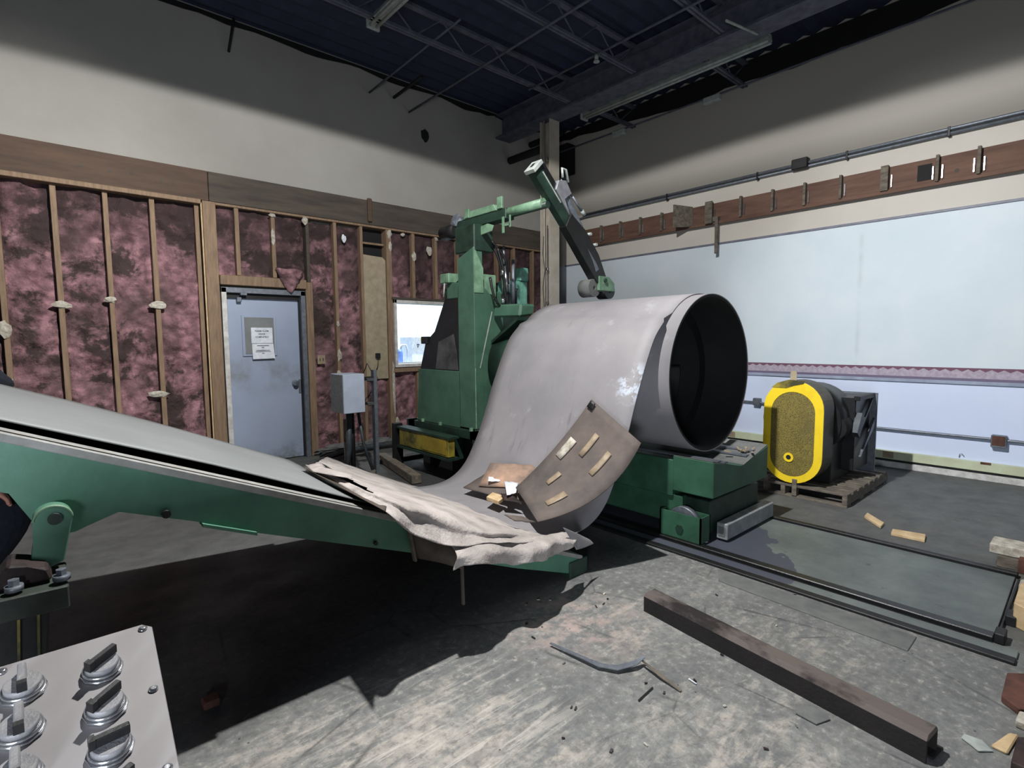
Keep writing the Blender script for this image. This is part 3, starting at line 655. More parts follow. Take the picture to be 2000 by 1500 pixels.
# strip profile: over the coil top, down, and up the ramp
prof = []
for i in range(26):
    a = math.radians(10+i*(132-10)/25); prof.append((cx+(R+.003)*math.cos(a), cz+(R+.003)*math.sin(a)))
ctrl = [(3.30, 1.60), (3.15, 1.46), (3.055, 1.30), (2.975, 1.13), (2.915, .99), (2.865, .86), (2.80, .70), (2.72, .545), (2.63, .41), (2.52, .325), (2.38, .285), (2.2, .287), (2.0, .325), (1.8, .395), (1.6, .48), (1.4, .56), (1.30, .60)]
c3 = [[Vector((x, 0, z_)) for x, z_ in ctrl]]
sm = fine([c3[0], [p+Vector((0, 1, 0)) for p in c3[0]]], 1, 5)[0]
prof += [(p.x, p.z) for p in sm][1:]
P = []
for k, (x, z_) in enumerate(prof):
    row = []
    for j in range(13):
        t = j/12; y = lerp(2.09, 3.58, t)
        if k > 26: y = lerp(2.07 if k > 60 else 2.07, 3.57, t)
        q = Vector((x*.8, y*.8, z_*.8)); dn = noise.noise(q*1.5)*.008 if k > 30 else 0
        row.append(Vector((x+dn, y, z_+dn)))
    P.append(row)
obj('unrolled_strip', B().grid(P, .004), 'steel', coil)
# leading sheet on the ramp, cut off on the skew
P = []
for i in range(34):
    t = i/33; row = []
    xe = lerp(-1.9, 1, t)
    for j in range(13):
        v_ = j/12; y = lerp(2.205, 3.62, v_)
        xend = lerp(1.10, 1.33, v_) if v_ < .1 else lerp(1.12, 1.20, v_)
        x = lerp(-1.9, xend, t)
        row.append(Vector((x, y, RZ+RS*x+.020+.012*max(0, 1-v_*4)*max(0, 1-abs(x-.45)/.75)+.012*noise.noise((x*1.3, y*1.3, 0))+.02*v_*max(0, 1-abs(x-.1)))))
    P.append(row)
M['sheet_grey'] = simple('pale_sheet_steel', rgb(136, 139, 140), rgb(124, 127, 128), 1.5, .6, 0, .05)
ls = tag(obj('leading_sheet', B().grid(P, .005), 'sheet_grey'), 'flat pale grey steel sheet lying on the sloping green ramp at left', 'sheet')

# ================================================================= RAMP
rp = thing('peeler_ramp', 'long green sloping ramp with white worn top edge reaching to the floor at left', 'ramp', (.6, 2.8, 0))
def rz(x): return RZ+RS*x
obj('deck', B().prism([(-2.2, 2.16, rz(-2.2)-.03), (2.42, 2.16, rz(2.42)-.02), (2.42, 2.16, rz(2.42)-.004), (-2.2, 2.16, rz(-2.2)-.002)], (0, 1.40, 0)), 'steel_dark', rp)
obj('top_flange', B().prism([(-2.2, 2.085, rz(-2.2)-.026), (2.42, 2.085, rz(2.42)-.022), (2.42, 2.085, rz(2.42)+.004), (-2.2, 2.085, rz(-2.2)+.004)], (0, .12, 0), .002), 'worn_white', rp)
obj('edge_seam', B().prism([(-2.2, 2.112, rz(-2.2)+.004), (1.25, 2.112, rz(1.25)+.004), (1.25, 2.112, rz(1.25)+.007), (-2.2, 2.112, rz(-2.2)+.007)], (0, .004, 0)), 'rust', rp)
obj('side_beam', B().prism([(-2.2, 2.09, rz(-2.2)-.012), (2.44, 2.09, rz(2.44)-.012), (2.44, 2.09, .025), (2.36, 2.09, .012), (1.9, 2.09, .185), (1.21, 2.09, .470), (.39, 2.09, .795), (.386, 2.09, .812), (.16, 2.09, .90), (.05, 2.09, .86), (-.02, 2.09, .86), (-.09, 2.09, 1.01), (-2.2, 2.09, 1.95)], (0, .02, 0), .002), 'green', rp)
obj('side_beam', B().prism([(-2.2, 3.58, rz(-2.2)-.012), (2.44, 3.58, rz(2.44)-.012), (2.44, 3.58, .02), (2.36, 3.58, .012), (1.21, 3.58, .47), (.39, 3.58, .80), (-2.2, 3.58, 1.90)], (0, .02, 0), .002), 'green_dark', rp)
obj('bottom_flange', B().prism([(.39, 2.07, .795), (.565, 2.07, .720), (.565, 2.07, .732), (.39, 2.07, .807)], (0, .06, 0)), 'green', rp)
obj('nose_plate', B().box(2.30, 2.46, 2.08, 3.58, .0, .10, .004), 'green_dark', rp)
obj('bolt_head', B().tube([(1.045, 2.085, .56), (1.045, 2.075, .56)], .009, 8), 'steel_dark', rp)
obj('bolt_head', B().tube([(.285, 2.07, .865), (.285, 2.085, .865)], .014, 8), 'steel_dark', rp)
lug = []
for i in range(17):
    a = math.radians(-5+i*190/16); lug.append((-.001+.045*math.cos(a)+.0, 2.02, .925+.040*math.sin(a)))
obj('pivot_lug', B().prism(lug+[(-.048, 2.02, .86), (-.058, 2.02, .80), (-.02, 2.02, .785), (.018, 2.02, .80)], (0, .07, 0), .003), 'green', rp)
obj('lug_edge', B().ring((0, 2.015, .922), (0, 1, 0), .043, .047, .03, 24, math.radians(190), math.radians(350)), 'green_light', rp)
obj('pivot_pin', B().tube([(.004, 2.01, .93), (.004, 2.03, .93)], .017, 14), 'green_dark', rp)

pd = thing('bearing_pedestal', 'dark bolted bearing block on a square post under the ramp pivot at left', 'pedestal', (-.05, 1.98, 0))
obj('top_plate', B().prism([(-.30, 1.90, .705), (.022, 1.90, .70), (.022, 1.90, .765), (-.30, 1.90, .77)], (0, .22, 0), .004), simple('oily_green_plate', rgb(52, 62, 54), rgb(34, 38, 34), 9, .6), pd)
obj('bearing_block', B().prism([(-.13, 1.95, .775), (-.01, 1.95, .775), (-.02, 1.95, .81), (-.06, 1.95, .825), (-.10, 1.95, .84), (-.13, 1.95, .80)], (0, .12, 0), .006), 'rust', pd)
for x in (-.09, .008):
    bt = obj('bolt', B().tube([(x, 1.93, .775), (x, 1.93, .79)], .020, 12), 'galv', pd)
    obj('nut', B().tube([(x, 1.93, .79), (x, 1.93, .806)], .013, 6), 'galv', bt)
obj('post', B().prism([(-.25, 1.93, 0), (-.08, 1.93, 0), (-.02, 1.93, .73), (-.25, 1.93, .73)], (0, .16, 0), .005), 'steel_dark', pd)
obj('yellow_edge', B().beam((-.072, 1.925, .2), (-.045, 1.925, .72), .006, .006), 'yellow_dirty', pd)
obj('yellow_edge', B().beam((-.115, 1.925, .2), (-.085, 1.925, .72), .010, .006), 'yellow_dirty', pd)

# ================================================================= TORN LINER PAPER ON THE RAMP
pg = [
 [(640,893,.05),(630,897,.06),(621,902,.07),(610,906,.06),(598,910,.045)],
 [(720,921,.05),(703,931,.07),(690,941,.08),(681,950,.06),(668,950,.045)],
 [(800,946,.05),(786,962,.07),(776,976,.09),(764,990,.07),(752,997,.05)],
 [(900,972,.05),(880,988,.07),(858,1004,.09),(830,1021,.08),(800,1038,.05)],
 [(980,996,.05),(955,1012,.06),(930,1030,.08),(900,1046,.07),(868,1064,.03)],
 [(1050,1014,.06),(1030,1026,.06),(1010,1039,.07),(985,1050,.06),(958,1061,.04)],
 [(1100,1022,.08),(1085,1034,.07),(1070,1044,.07),(1050,1052,.06),(1030,1058,.05)],
 [(1138,1030,.12),(1131,1038,.10),(1121,1045,.09),(1106,1051,.08),(1090,1056,.07)]]
def paper_pt(x, y, o, j):
    p = onramp(x, y, o); lim = (9, 9, 9, 1.99, 1.93)[j]
    return at(x, y, 'Y', lim) if lim < 9 and p.y < lim else (at(x, y, 'Y', 2.05) if p.y < 2.05 and lim == 9 else p)
P = [[paper_pt(*c_, j) for j, c_ in enumerate(r)] for r in pg]
P = fine(P, 6, 5)
for i, r in enumerate(P):
    for j, p in enumerate(r):
        p.z += .012*noise.noise((p.x*9, p.y*5, 0))+.006*noise.noise((p.x*25, p.y*14, 2)); 
        if i in (0,) or i == len(P)-1: p.x += .04*noise.noise((j*1.3, 5, 0))
hole = {(i, j) for i in range(1, 9) for j in range(7, 14) if abs((j-9.8)-(i-4)*.25) < 1.8-abs(i-4)*.32}
lp = thing('torn_liner_paper', 'crumpled pale torn liner paper draped over the lower end of the green ramp', 'paper', (1.4, 2.2, .3))
obj('main_sheet', B().grid(P, .002, True, hole), 'kraft', lp)
fg = [[(880,1062,1.99),(940,1052,1.99),(1000,1052,1.99),(1060,1046,2.0),(1102,1040,2.0),(1128,1050,2.0)],
      [(893,1088,1.90),(945,1076,1.88),(1000,1077,1.90),(1050,1070,1.87),(1095,1060,1.90),(1124,1058,1.93)],
      [(886,1115,1.90),(938,1101,1.86),(998,1103,1.91),(1032,1098,1.86),(1080,1088,1.90),(1118,1068,1.92)]]
P = fine([[at(x, y, 'Y', yy) for x, y, yy in r] for r in fg], 6, 6)
for i, r in enumerate(P):
    for j, p in enumerate(r): p.y += .03*noise.noise((p.x*7, p.z*5, 4))+.012*noise.noise((p.x*22, p.z*20, 1)); p.z += .008*noise.noise((p.x*18, 0, 0))
obj('hanging_flap', B().grid(P, .002), 'kraft', lp)
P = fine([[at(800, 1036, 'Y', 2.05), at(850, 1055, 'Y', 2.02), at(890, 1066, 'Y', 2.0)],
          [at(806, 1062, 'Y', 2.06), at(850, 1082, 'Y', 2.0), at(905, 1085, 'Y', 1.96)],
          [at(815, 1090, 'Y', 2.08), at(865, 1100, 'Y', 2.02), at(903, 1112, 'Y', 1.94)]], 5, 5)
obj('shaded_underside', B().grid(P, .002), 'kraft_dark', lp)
P = fine([[at(x, y, 'Y', 1.93) for x, y in ((1100, 1030), (1110, 1045), (1126, 1074))], [at(x, y, 'Y', 1.96) for x, y in ((1128, 1042), (1135, 1055), (1140, 1070))], [at(x, y, 'Y', 1.99) for x, y in ((1140, 1048), (1152, 1054), (1160, 1062))]], 4, 4)
obj('curled_corner', B().grid(P, .002), 'steel', lp)
P = fine([[onramp(x, y, o) for x, y, o in r] for r in (((596,908,.05),(640,915,.09),(690,930,.1)), ((612,922,.05),(655,930,.08),(688,935,.1)))], 5, 5)
obj('loose_shred', B().grid(P, .002), 'kraft', lp)
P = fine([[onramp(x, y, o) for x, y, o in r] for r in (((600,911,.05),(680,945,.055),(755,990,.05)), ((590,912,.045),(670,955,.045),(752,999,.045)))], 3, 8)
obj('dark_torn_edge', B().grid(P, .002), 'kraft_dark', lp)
for i, (a_, b_, nm, lb) in enumerate((((797, 1025, 2.04), (811, 1096, 2.03), 'wood_strip', 'short wooden strip hanging where the paper leaves the green ramp side'), ((902, 1100, 1.95), (905, 1181, 1.95), 'hanging_stick', 'thin brown stick hanging down below the torn paper flap'))):
    p0 = at(a_[0], a_[1], 'Y', a_[2]); p1 = at(b_[0], b_[1], 'Y', b_[2])
    tag(obj(nm, B().beam(p0, p1, .022 if i == 0 else .016, .012, (1, 0, 0), .002), 'wood_grey' if i == 0 else 'kraft_dark'), lb, 'stick')

# ================================================================= BOARD WITH TAPE, DEBRIS ON THE STRIP
A_, B_, C_, D_ = at(1007, 952, 'Y', 2.70), at(1155, 780, 'Y', 2.28), at(1252, 865, 'Y', 1.90), at(1050, 1018, 'Y', 2.16)
def board(u, v):                                  # u along the length, v across
    p = A_.lerp(B_, u).lerp(D_.lerp(C_, u), v); k = 4*u*(1-u)
    return p + Vector((.06, -.03, -.085))*k*(.25+.75*v)
P = [[board(i/16, j/8) for j in range(9)] for i in range(17)]
bd = thing('taped_liner_board', 'curved brown liner board with tape patches standing against the hanging steel strip', 'board', (2.4, 2.25, .4))
obj('sheet', B().grid(P, .006), 'card', bd)
nrm = (P[8][0]-P[8][8]).cross(P[16][4]-P[0][4]).normalized()
if nrm.dot(CAM-P[8][4]) < 0: nrm = -nrm
def patch(u0, u1, v0, v1, mt, nm, dz=.008, sk=0):
    Q = [[board(lerp(u0, u1, i/3), lerp(v0, v1, j/3)+sk*i/3)+nrm*dz for j in range(4)] for i in range(4)]
    obj(nm, B().grid(Q, .001), mt, bd)
patch(.60, .82, .36, .44, 'tape', 'tape_piece'); patch(.55, .78, .66, .74, 'tape', 'tape_piece'); patch(.24, .38, .34, .42, 'tape', 'tape_piece'); patch(.13, .30, .66, .76, 'tape', 'tape_piece')
patch(.46, .66, .10, .22, 'plaster_bit', 'paper_label'); patch(.93, .99, .02, .12, 'steel_dark', 'corner_clip', .012)
# boards and scraps lying in the sag of the strip
def quad(px, off=0.0, z_=None): return [at(x, y, 'Z', z_ if z_ else zz) + Vector((0, 0, off)) for x, y, zz in px]
def sheet(nm, px, mt, label, cat, th=.006):
    q = quad(px); P = [[q[0].lerp(q[1], j/6).lerp(q[3].lerp(q[2], j/6), i/6)+Vector((0, 0, .006*noise.noise((i*.9, j*.9, len(label))))) for j in range(7)] for i in range(7)]
    return tag(obj(nm, B().grid(P, th), mt), label, cat)
sheet('peach_board', [(958, 905, .50), (1050, 910, .50), (1045, 955, .40), (935, 950, .36)], 'peach', 'peach coloured board scrap lying where the strip curves behind the taped board', 'board')
sheet('grey_board', [(905, 953, .335), (950, 925, .40), (1040, 975, .36), (1020, 985, .335)], 'card', 'grey brown board scrap under the white paper pieces on the strip', 'board')
sheet('paper_scrap', [(955, 927, .43), (975, 925, .43), (977, 940, .41), (953, 940, .41)], 'paperw', 'round white paper scrap lying on the strip left of the larger one', 'paper', .002)
sheet('paper_scrap', [(985, 940, .42), (1012, 943, .42), (1008, 963, .40), (990, 968, .40)], 'paperw', 'larger white paper scrap beside the taped board', 'paper', .002)
q = quad([(950, 970, .37), (962, 961, .37), (987, 969, .37), (974, 979, .37)])
tag(obj('wood_block', B().prism([p for p in q], (0, 0, -.025), .002), 'wood_pale'), 'small pale wood block lying on the strip in front of the boards', 'block')
sheet('bark_scrap', [(978, 965, .385), (1000, 968, .385), (1022, 984, .36), (985, 978, .37)], 'rust', 'dark splintered scrap beside the pale wood block', 'scrap')
sheet('paper_strip', [(985, 1006, .40), (1020, 1008, .40), (1048, 1022, .36), (1005, 1018, .38)], 'card', 'grey torn strip lying on the liner paper below the taped board', 'scrap')
for k, (x, y) in enumerate(((1075,1034),(1092,1036),(1105,1040),(1085,1042),(1100,1044),(1062,1048))):
    p = onramp(x, y, .055); a = random.uniform(0, 3)
    tag(obj('leaf_scrap', B().beam(p, p+Vector((.03*math.cos(a), .03*math.sin(a), .01)), .012, .004), ('kraft_dark', 'paperw', 'rust')[k % 3]), ('brown', 'white', 'rusty')[k % 3]+' crumpled scrap on the liner paper, '+('farther' if k < 3 else 'nearer')+' of the two of its colour', 'scrap', 'scraps on the liner paper')

# ================================================================= MANDREL MACHINE
tw = thing('mandrel_machine', 'tall green uncoiler machine with a central post standing behind the coil', 'machine', (3.8, 4.7, 0))
X0 = 3.2
obj('housing', B().prism([(X0, 4.16, .53), (X0, 5.25, .53), (X0, 5.20, 1.12), (X0, 4.16, 1.12)], (1.25, 0, 0), .006), 'green_tower', tw)
obj('upper_housing', B().prism([(X0+.012, 4.42, 1.12), (X0+.012, 5.18, 1.12), (X0+.012, 5.06, 1.42), (X0+.012, 4.87, 1.53), (X0+.012, 4.62, 1.95), (X0+.012, 4.42, 2.05)], (.9, 0, 0), .004), 'black', tw)
obj('stained_patch', B().prism([(X0+.006, 4.45, 1.13), (X0+.006, 4.86, 1.13), (X0+.006, 4.80, 1.42), (X0+.006, 4.52, 1.50), (X0+.006, 4.47, 1.3)], (.006, 0, 0)), simple('grey_worn_plate', rgb(84, 84, 84), rgb(46, 48, 48), 5, .6), tw)
obj('step_lug', B().box(X0-.01, X0+.1, 5.0, 5.12, 1.40, 1.48, .004), 'black', tw)
obj('front_plate', B().prism([(X0, 4.15, .53), (4.45, 4.15, .53), (4.45, 4.15, 1.1), (3.69, 4.15, 1.5), (3.61, 4.15, 1.40), (3.52, 4.15, 1.74), (3.46, 4.15, 1.84), (3.30, 4.15, 1.98), (X0, 4.15, 1.98)], (0, .27, 0), .004), 'green_tower', tw)
obj('post', B().prism([(X0-.004, 4.145, .55), (X0-.004, 4.41, .55), (X0-.004, 4.41, 2.25), (X0-.004, 4.15, 2.34)], (.11, 0, 0), .004), 'green_tower', tw)
obj('post_flange', B().prism([(X0-.004, 4.142, 1.9), (X0+.11, 4.142, 1.9), (X0+.11, 4.142, 2.14), (X0, 4.142, 2.34)], (0, .012, 0)), 'green_light', tw)
obj('weld_bead', B().tube([(X0-.003, 4.14, .56), (X0-.003, 4.14, 1.16)], .006, 6), 'green_light', tw)
obj('scratch', B().beam((X0+.06, 4.147, 1.16), (3.42, 4.147, 1.72), .004, .010), 'fixture', tw)
obj('head_block', B().box(X0-.0, X0+.24, 4.14, 4.46, 2.30, 2.56, .01), 'green_dark', tw)
# base frame
b = B(); b.box(X0-.04, 4.5, 4.10, 4.20, .45, .53); b.box(X0-.04, 4.5, 5.25, 5.38, .45, .53); b.box(X0-.04, X0+.06, 4.10, 5.42, .45, .53)
for y in (4.10, 4.45, 4.86, 5.30): b.box(X0-.04, X0+.06, y, y+.06, .20, .46)
obj('base_frame', b, 'green_dark', tw)
obj('base_side_plate', B().box(X0-.03, 4.45, 4.08, 4.12, .12, .47, .004), 'green_tower', tw)
obj('slot', B().box(X0+.03, X0+.4, 4.075, 4.085, .40, .43), 'void', tw)
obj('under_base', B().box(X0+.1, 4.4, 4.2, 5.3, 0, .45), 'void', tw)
bb = obj('yellow_step_beam', B().box(2.98, 3.06, 4.32, 5.28, .27, .46, .004), 'yellow_dirty', tw)
obj('cap_strip', B().box(2.97, 3.10, 4.30, 5.32, .455, .475).box(2.97, 3.10, 4.30, 5.32, .235, .262), 'green_dark', bb)
obj('end_post', B().box(2.96, 3.06, 5.34, 5.42, 0, .5, .004), 'steel_dark', tw)
obj('bright_patch', B().box(2.976, 2.98, 4.36, 4.80, .29, .44), simple('worn_yellow', rgb(160, 138, 46), rgb(124, 110, 44), 9, .5), tw)
for y in (4.2, 4.75, 5.1): obj('anchor_bolt', B().tube([(X0-.02, y, .53), (X0-.02, y, .56)], .02, 6), 'green_light', tw)
# mandrel
obj('mandrel_housing', B().ring((3.79, 3.72, 1.17), (0, 1, 0), .2, .44, .42, 48), 'green_dark', tw)
obj('mandrel_bracket', B().prism([(3.42, 4.14, 1.66), (3.44, 4.14, 1.79), (3.64, 4.14, 1.79), (3.60, 4.14, 1.68)], (.0, -.40, -.01), .02), 'green_tower', tw)
obj('bracket_gusset', B().prism([(3.36, 3.70, 1.62), (3.60, 3.70, 1.62), (3.62, 4.14, 1.40), (3.40, 4.14, 1.40)], (0, 0, .03)), 'green_dark', tw)
obj('mandrel_shaft', B().tube([(3.79, 2.6, 1.14), (3.79, 4.2, 1.14)], .13, 20), 'steel_dark', tw)
for k in range(4):
    a = math.radians(30+k*90); c_ = Vector((3.79+.26*math.cos(a), 0, 1.14+.26*math.sin(a)))
    obj('mandrel_segment', B().prism([(c_.x-.09*math.sin(a)-.05*math.cos(a), 2.55, c_.z+.09*math.cos(a)-.05*math.sin(a)), (c_.x+.09*math.sin(a)-.05*math.cos(a), 2.55, c_.z-.09*math.cos(a)-.05*math.sin(a)), (c_.x+.13*math.sin(a)+.05*math.cos(a), 2.55, c_.z-.13*math.cos(a)+.05*math.sin(a)), (c_.x-.13*math.sin(a)+.05*math.cos(a), 2.55, c_.z+.13*math.cos(a)+.05*math.sin(a))], (0, 1.3, 0), .01), 'rust' if k == 3 else 'steel_dark', tw)
obj('back_disc', B().ring((3.79, 3.62, 1.17), (0, 1, 0), .13, .52, .03, 40), 'black', tw)
# hydraulics on top
obj('gear_case', B().box(3.45, 4.05, 4.35, 4.95, 1.5, 1.95, .02), 'green_tower', tw)
obj('valve_block', B().box(3.72, 3.98, 4.22, 4.42, 1.72, 2.06, .01), 'teal', tw)
obj('valve_block', B().box(3.86, 3.98, 4.20, 4.30, 2.06, 2.20, .01), 'teal', tw)
obj('valve_lever', B().tube([(3.78, 4.19, 1.78), (3.78, 4.19, 1.93), (3.78, 4.17, 1.97)], .012, 8), 'black', tw)
obj('tank', B().box(3.36, 3.56, 4.24, 4.42, 1.80, 2.10, .01), 'green_light', tw)
obj('filter_cylinder', B().tube([(3.60, 4.14, 1.92), (3.60, 4.14, 2.12), (3.60, 4.14, 2.13), (3.60, 4.14, 2.22)], [.045, .045, .03, .03], 16), 'chrome', tw)
obj('filter_cylinder', B().tube([(3.60, 4.14, 1.72), (3.60, 4.14, 1.90)], .05, 16), 'black', tw)
obj('gauge_pipe', B().tube([(3.72, 4.16, 1.8), (3.72, 4.16, 2.26)], .018, 10), 'galv', tw)
obj('gauge_pipe', B().tube([(3.56, 4.12, 2.2), (3.56, 4.12, 2.38)], .012, 10), 'galv', tw)
for pts in ([(3.36, 4.10, 2.05), (3.38, 4.06, 1.86), (3.48, 4.05, 1.74), (3.62, 4.08, 1.70)], [(3.46, 4.10, 2.35), (3.50, 4.06, 2.12), (3.52, 4.06, 1.9), (3.58, 4.08, 1.72)], [(3.38, 4.2, 2.5), (3.46, 4.12, 2.3), (3.52, 4.1, 2.1), (3.57, 4.1, 1.9)], [(3.42, 4.15, 2.42), (3.56, 4.1, 2.25), (3.60, 4.1, 2.0)]):
    q = [Vector(p) for p in pts]; q = fine([q, q], 1, 5)[0]
    obj('hydraulic_hose', B().tube(q, .013, 8), 'black', tw)
for z_ in (2.08, 1.80): obj('hose_fitting', B().tube([(3.50, 4.07, z_), (3.50, 4.07, z_+.05)], .02, 8), 'chrome', tw)
obj('side_bracket', B().box(3.16, 3.30, 4.52, 4.68, 2.02, 2.12, .01), 'green_light', tw)
obj('side_bracket_arm', B().box(3.2, 3.3, 4.4, 4.62, 1.86, 2.02, .01), 'green_tower', tw)
obj('sight_rod', B().tube([(3.15, 4.60, 1.88), (3.15, 4.58, 2.02)], .008, 8), 'fixture', tw)
obj('side_case', B().box(3.22, 3.5, 4.40, 4.70, 1.75, 1.98, .02), 'green_dark', tw)
# head beam and hold-down arm
XA = 3.36
obj('head_beam', B().box(XA-.05, XA+.06, 3.80, 4.68, 2.56, 2.66, .006), 'green_dark', tw)
obj('head_cap', B().prism([(XA-.06, 3.92, 2.655), (XA-.06, 4.46, 2.655), (XA-.06, 4.40, 2.72), (XA-.06, 3.97, 2.72)], (.1, 0, 0), .004), 'green_light', tw)
obj('head_side_plate', B().prism([(XA-.075, 3.98, 2.47), (XA-.075, 4.34, 2.44), (XA-.075, 4.34, 2.52), (XA-.075, 4.04, 2.55), (XA-.075, 3.95, 2.52)], (.012, 0, 0), .003), 'green_light', tw)
obj('head_tab', B().box(XA-.065, XA-.04, 3.84, 3.91, 2.66, 2.77, .004), 'green_light', tw)
obj('head_tab', B().box(XA-.065, XA-.04, 4.35, 4.41, 2.66, 2.75, .004), 'green_light', tw)
obj('channel_clamp', B().box(XA-.09, XA-.08, 3.78, 3.81, 2.42, 2.57, .002).box(XA-.09, XA-.08, 3.70, 3.78, 2.48, 2.50).box(XA-.09, XA-.08, 3.69, 3.71, 2.46, 2.57, .002), 'green_light', tw)
obj('motor_end', B().tube([(XA-.02, 4.6, 2.58), (XA-.02, 4.85, 2.58)], .075, 14), 'steel_dark', tw)
obj('motor_end', B().lump((XA, 4.62, 2.66), .08, 2, .3, 12), 'galv', tw)
obj('head_tube', B().tube([(XA, 3.35, 2.62), (XA, 3.95, 2.62)], .045, 18), 'green_light', tw)
obj('shaft', B().tube([(XA, 3.3, 2.60), (XA, 4.7, 2.60)], .03, 12), 'green_dark', tw)
YA = 3.34
p0, p1 = Vector((3.24, YA, 2.87)), Vector((4.10, YA, 2.02)); dv = (p1-p0).normalized(); nv = Vector((-dv.z, 0, dv.x))
def ap(t, o, y=0): return p0+(p1-p0)*t+nv*o+Vector((0, y, 0))
nv = nv if nv.x > 0 else -nv
obj('arm_beam', B().beam(ap(0, 0), ap(.86, 0), .07, .11, nv), 'green_dark', tw)
obj('arm_cap', B().beam(ap(-.035, .01), ap(-.005, .01), .12, .14, nv, .004), 'fixture', tw)
obj('arm_cap_hole', B().beam(ap(-.038, .01), ap(-.0345, .01), .03, .05, nv), 'void', tw)
obj('arm_tube', B().beam(ap(.0, .085), ap(.22, .085), .06, .07, nv, .006), 'black', tw)
obj('arm_highlight_rib', B().beam(ap(.04, .035, -.04), ap(.30, .035, -.04), .006, .012, nv), 'fixture', tw)
obj('cylinder_mount', B().prism([ap(.20, .06, -.05), ap(.17, .14, -.05), ap(.22, .22, -.05), ap(.32, .20, -.05), ap(.30, .09, -.05), ap(.42, .05, -.05)], (0, .1, 0), .003), simple('grey_bracket', rgb(150, 152, 158), rgb(120, 122, 128), 10, .45, .3), tw)
obj('mount_hook', B().tube([ap(.19, .22, -.03), ap(.14, .27, -.03), ap(.17, .30, -.03), ap(.25, .25, -.03)], .012, 8), 'fixture', tw)
obj('hydraulic_cylinder', B().tube([ap(.30, .155), ap(.32, .16), ap(.70, .10), ap(.82, .07)], [.03, .035, .035, .03], 14), 'galv', tw)
obj('lower_arm', B().prism([ap(.42, .08, -.045), ap(.45, -.06, -.045), ap(.98, -.085, -.045), ap(1.04, -.04, -.045), ap(1.04, .05, -.045), ap(.84, .12, -.045), ap(.62, .13, -.045)], (0, .09, 0), .004), 'black', tw)
obj('arm_slot', B().prism([ap(.72, .03, -.047), ap(.84, .00, -.047), ap(.91, -.03, -.047), ap(.92, .02, -.047), ap(.86, .03, -.047)], (0, .004, 0)), 'galv', tw)
obj('spring', B().tube([ap(.36, .24, .0), ap(.52, .255, .0)], .012, 8).tube([ap(.20, .22, 0), ap(.36, .24, 0)], .008, 8), 'galv', tw)
obj('spring_tip', B().tube([ap(.50, .255), ap(.54, .257)], .018, 8), 'fixture', tw)
for t_, o_ in ((.66, .15), (.76, .145)): obj('pin', B().tube([ap(t_, o_, -.06), ap(t_, o_, .06)], .015, 8), 'fixture', tw)
rc = Vector((4.14, YA, 1.945))
obj('roller_yoke', B().prism([(4.04, YA-.055, 2.04), (4.20, YA-.055, 2.04), (4.28, YA-.055, 1.98), (4.28, YA-.055, 1.90), (4.04, YA-.055, 1.90)], (0, .11, 0), .006), 'green_light', tw)
obj('roller', B().ring((4.00, YA-.03, 1.925), (0, 1, 0), .02, .085, .14, 28), 'concrete_block', tw)
obj('roller', B().ring((4.22, YA-.04, 1.91), (0, 1, 0), .02, .08, .12, 28), 'black', tw)
obj('roller_bolt', B().tube([(4.12, YA-.06, 2.0), (4.12, YA-.075, 2.0)], .02, 8), 'green_dark', tw)

# ================================================================= ELECTRICAL BOX ON POSTS
eb = thing('disconnect_box', 'grey switch enclosure mounted on strut posts in front of the door wall', 'switch box', (2.5, 5.2, 0))
obj('enclosure', B().box(2.27, 2.50, 5.12, 5.42, .70, 1.10, .004), 'greybox', eb)
obj('side_panel', B().box(2.262, 2.27, 5.125, 5.415, .705, 1.095), 'greybox_side', eb)
obj('strut_post', B().box(2.635, 2.675, 5.18, 5.22, 0, 1.13, .002), 'galv', eb)
obj('strut_lip', B().box(2.628, 2.634, 5.175, 5.225, 0, 1.13), 'rail', eb)
obj('strut_rail', B().box(2.42, 2.66, 5.22, 5.26, 1.02, 1.05).box(2.42, 2.66, 5.22, 5.26, .76, .79), 'steel_dark', eb)
for z_ in (.775, 1.03): obj('clamp', B().box(2.56, 2.63, 5.17, 5.2, z_-.015, z_+.015, .003), 'chrome', eb)
obj('conduit', B().tube([(2.40, 5.30, .72), (2.40, 5.32, .3), (2.37, 5.35, .02)], .030, 10), 'rail', eb)
obj('conduit', B().tube([(2.46, 5.36, .72), (2.46, 5.36, .0)], .026, 10), 'black', eb)
obj('conduit', B().tube([(2.50, 5.30, .72), (2.53, 5.25, .35), (2.62, 5.2, .0)], .016, 8), 'rail', eb)
obj('timber_leg', B().beam((2.42, 5.42, 0), (2.42, 5.42, .6), .06, .04), 'wood_grey', eb)
tag(obj('feed_wire', B().tube([(2.62, 5.2, 1.12), (2.60, 5.25, 1.2), (2.9, 6.0, 1.0), (3.38, WY-.08, .96)], .005, 6), 'steel_dark'), 'thin wire from the strut post to the wall board', 'wire')

# timbers and hose behind the ramp
tag(obj('floor_timber', B().beam((3.00, 5.75, .05), (2.75, 4.55, .05), .10, .09, bev=.005), 'wood_grey'), 'grey timber lying on the floor between the switch box and the yellow step', 'timber')
tag(obj('floor_timber', B().beam((2.98, 5.78, .03), (2.52, 5.05, .03), .05, .05, bev=.005), 'wood_grey'), 'thin grey batten on the floor behind the strut post', 'timber')
q = [Vector(p) for p in ((2.1, 5.55, .05), (2.3, 5.95, .05), (2.6, 6.2, .06), (3.0, 6.35, .06), (3.5, 6.35, .06))]
tag(obj('black_hose', B().tube(fine([q, q], 1, 6)[0], .035, 10), 'rail'), 'thick dark hose curving along the foot of the insulated wall', 'hose')
tag(obj('pit_curb', B().box(2.9, 5.0, 5.55, 5.62, 0, .05, .005), 'steel_dark'), 'low dark curb on the floor behind the green machine', 'curb')

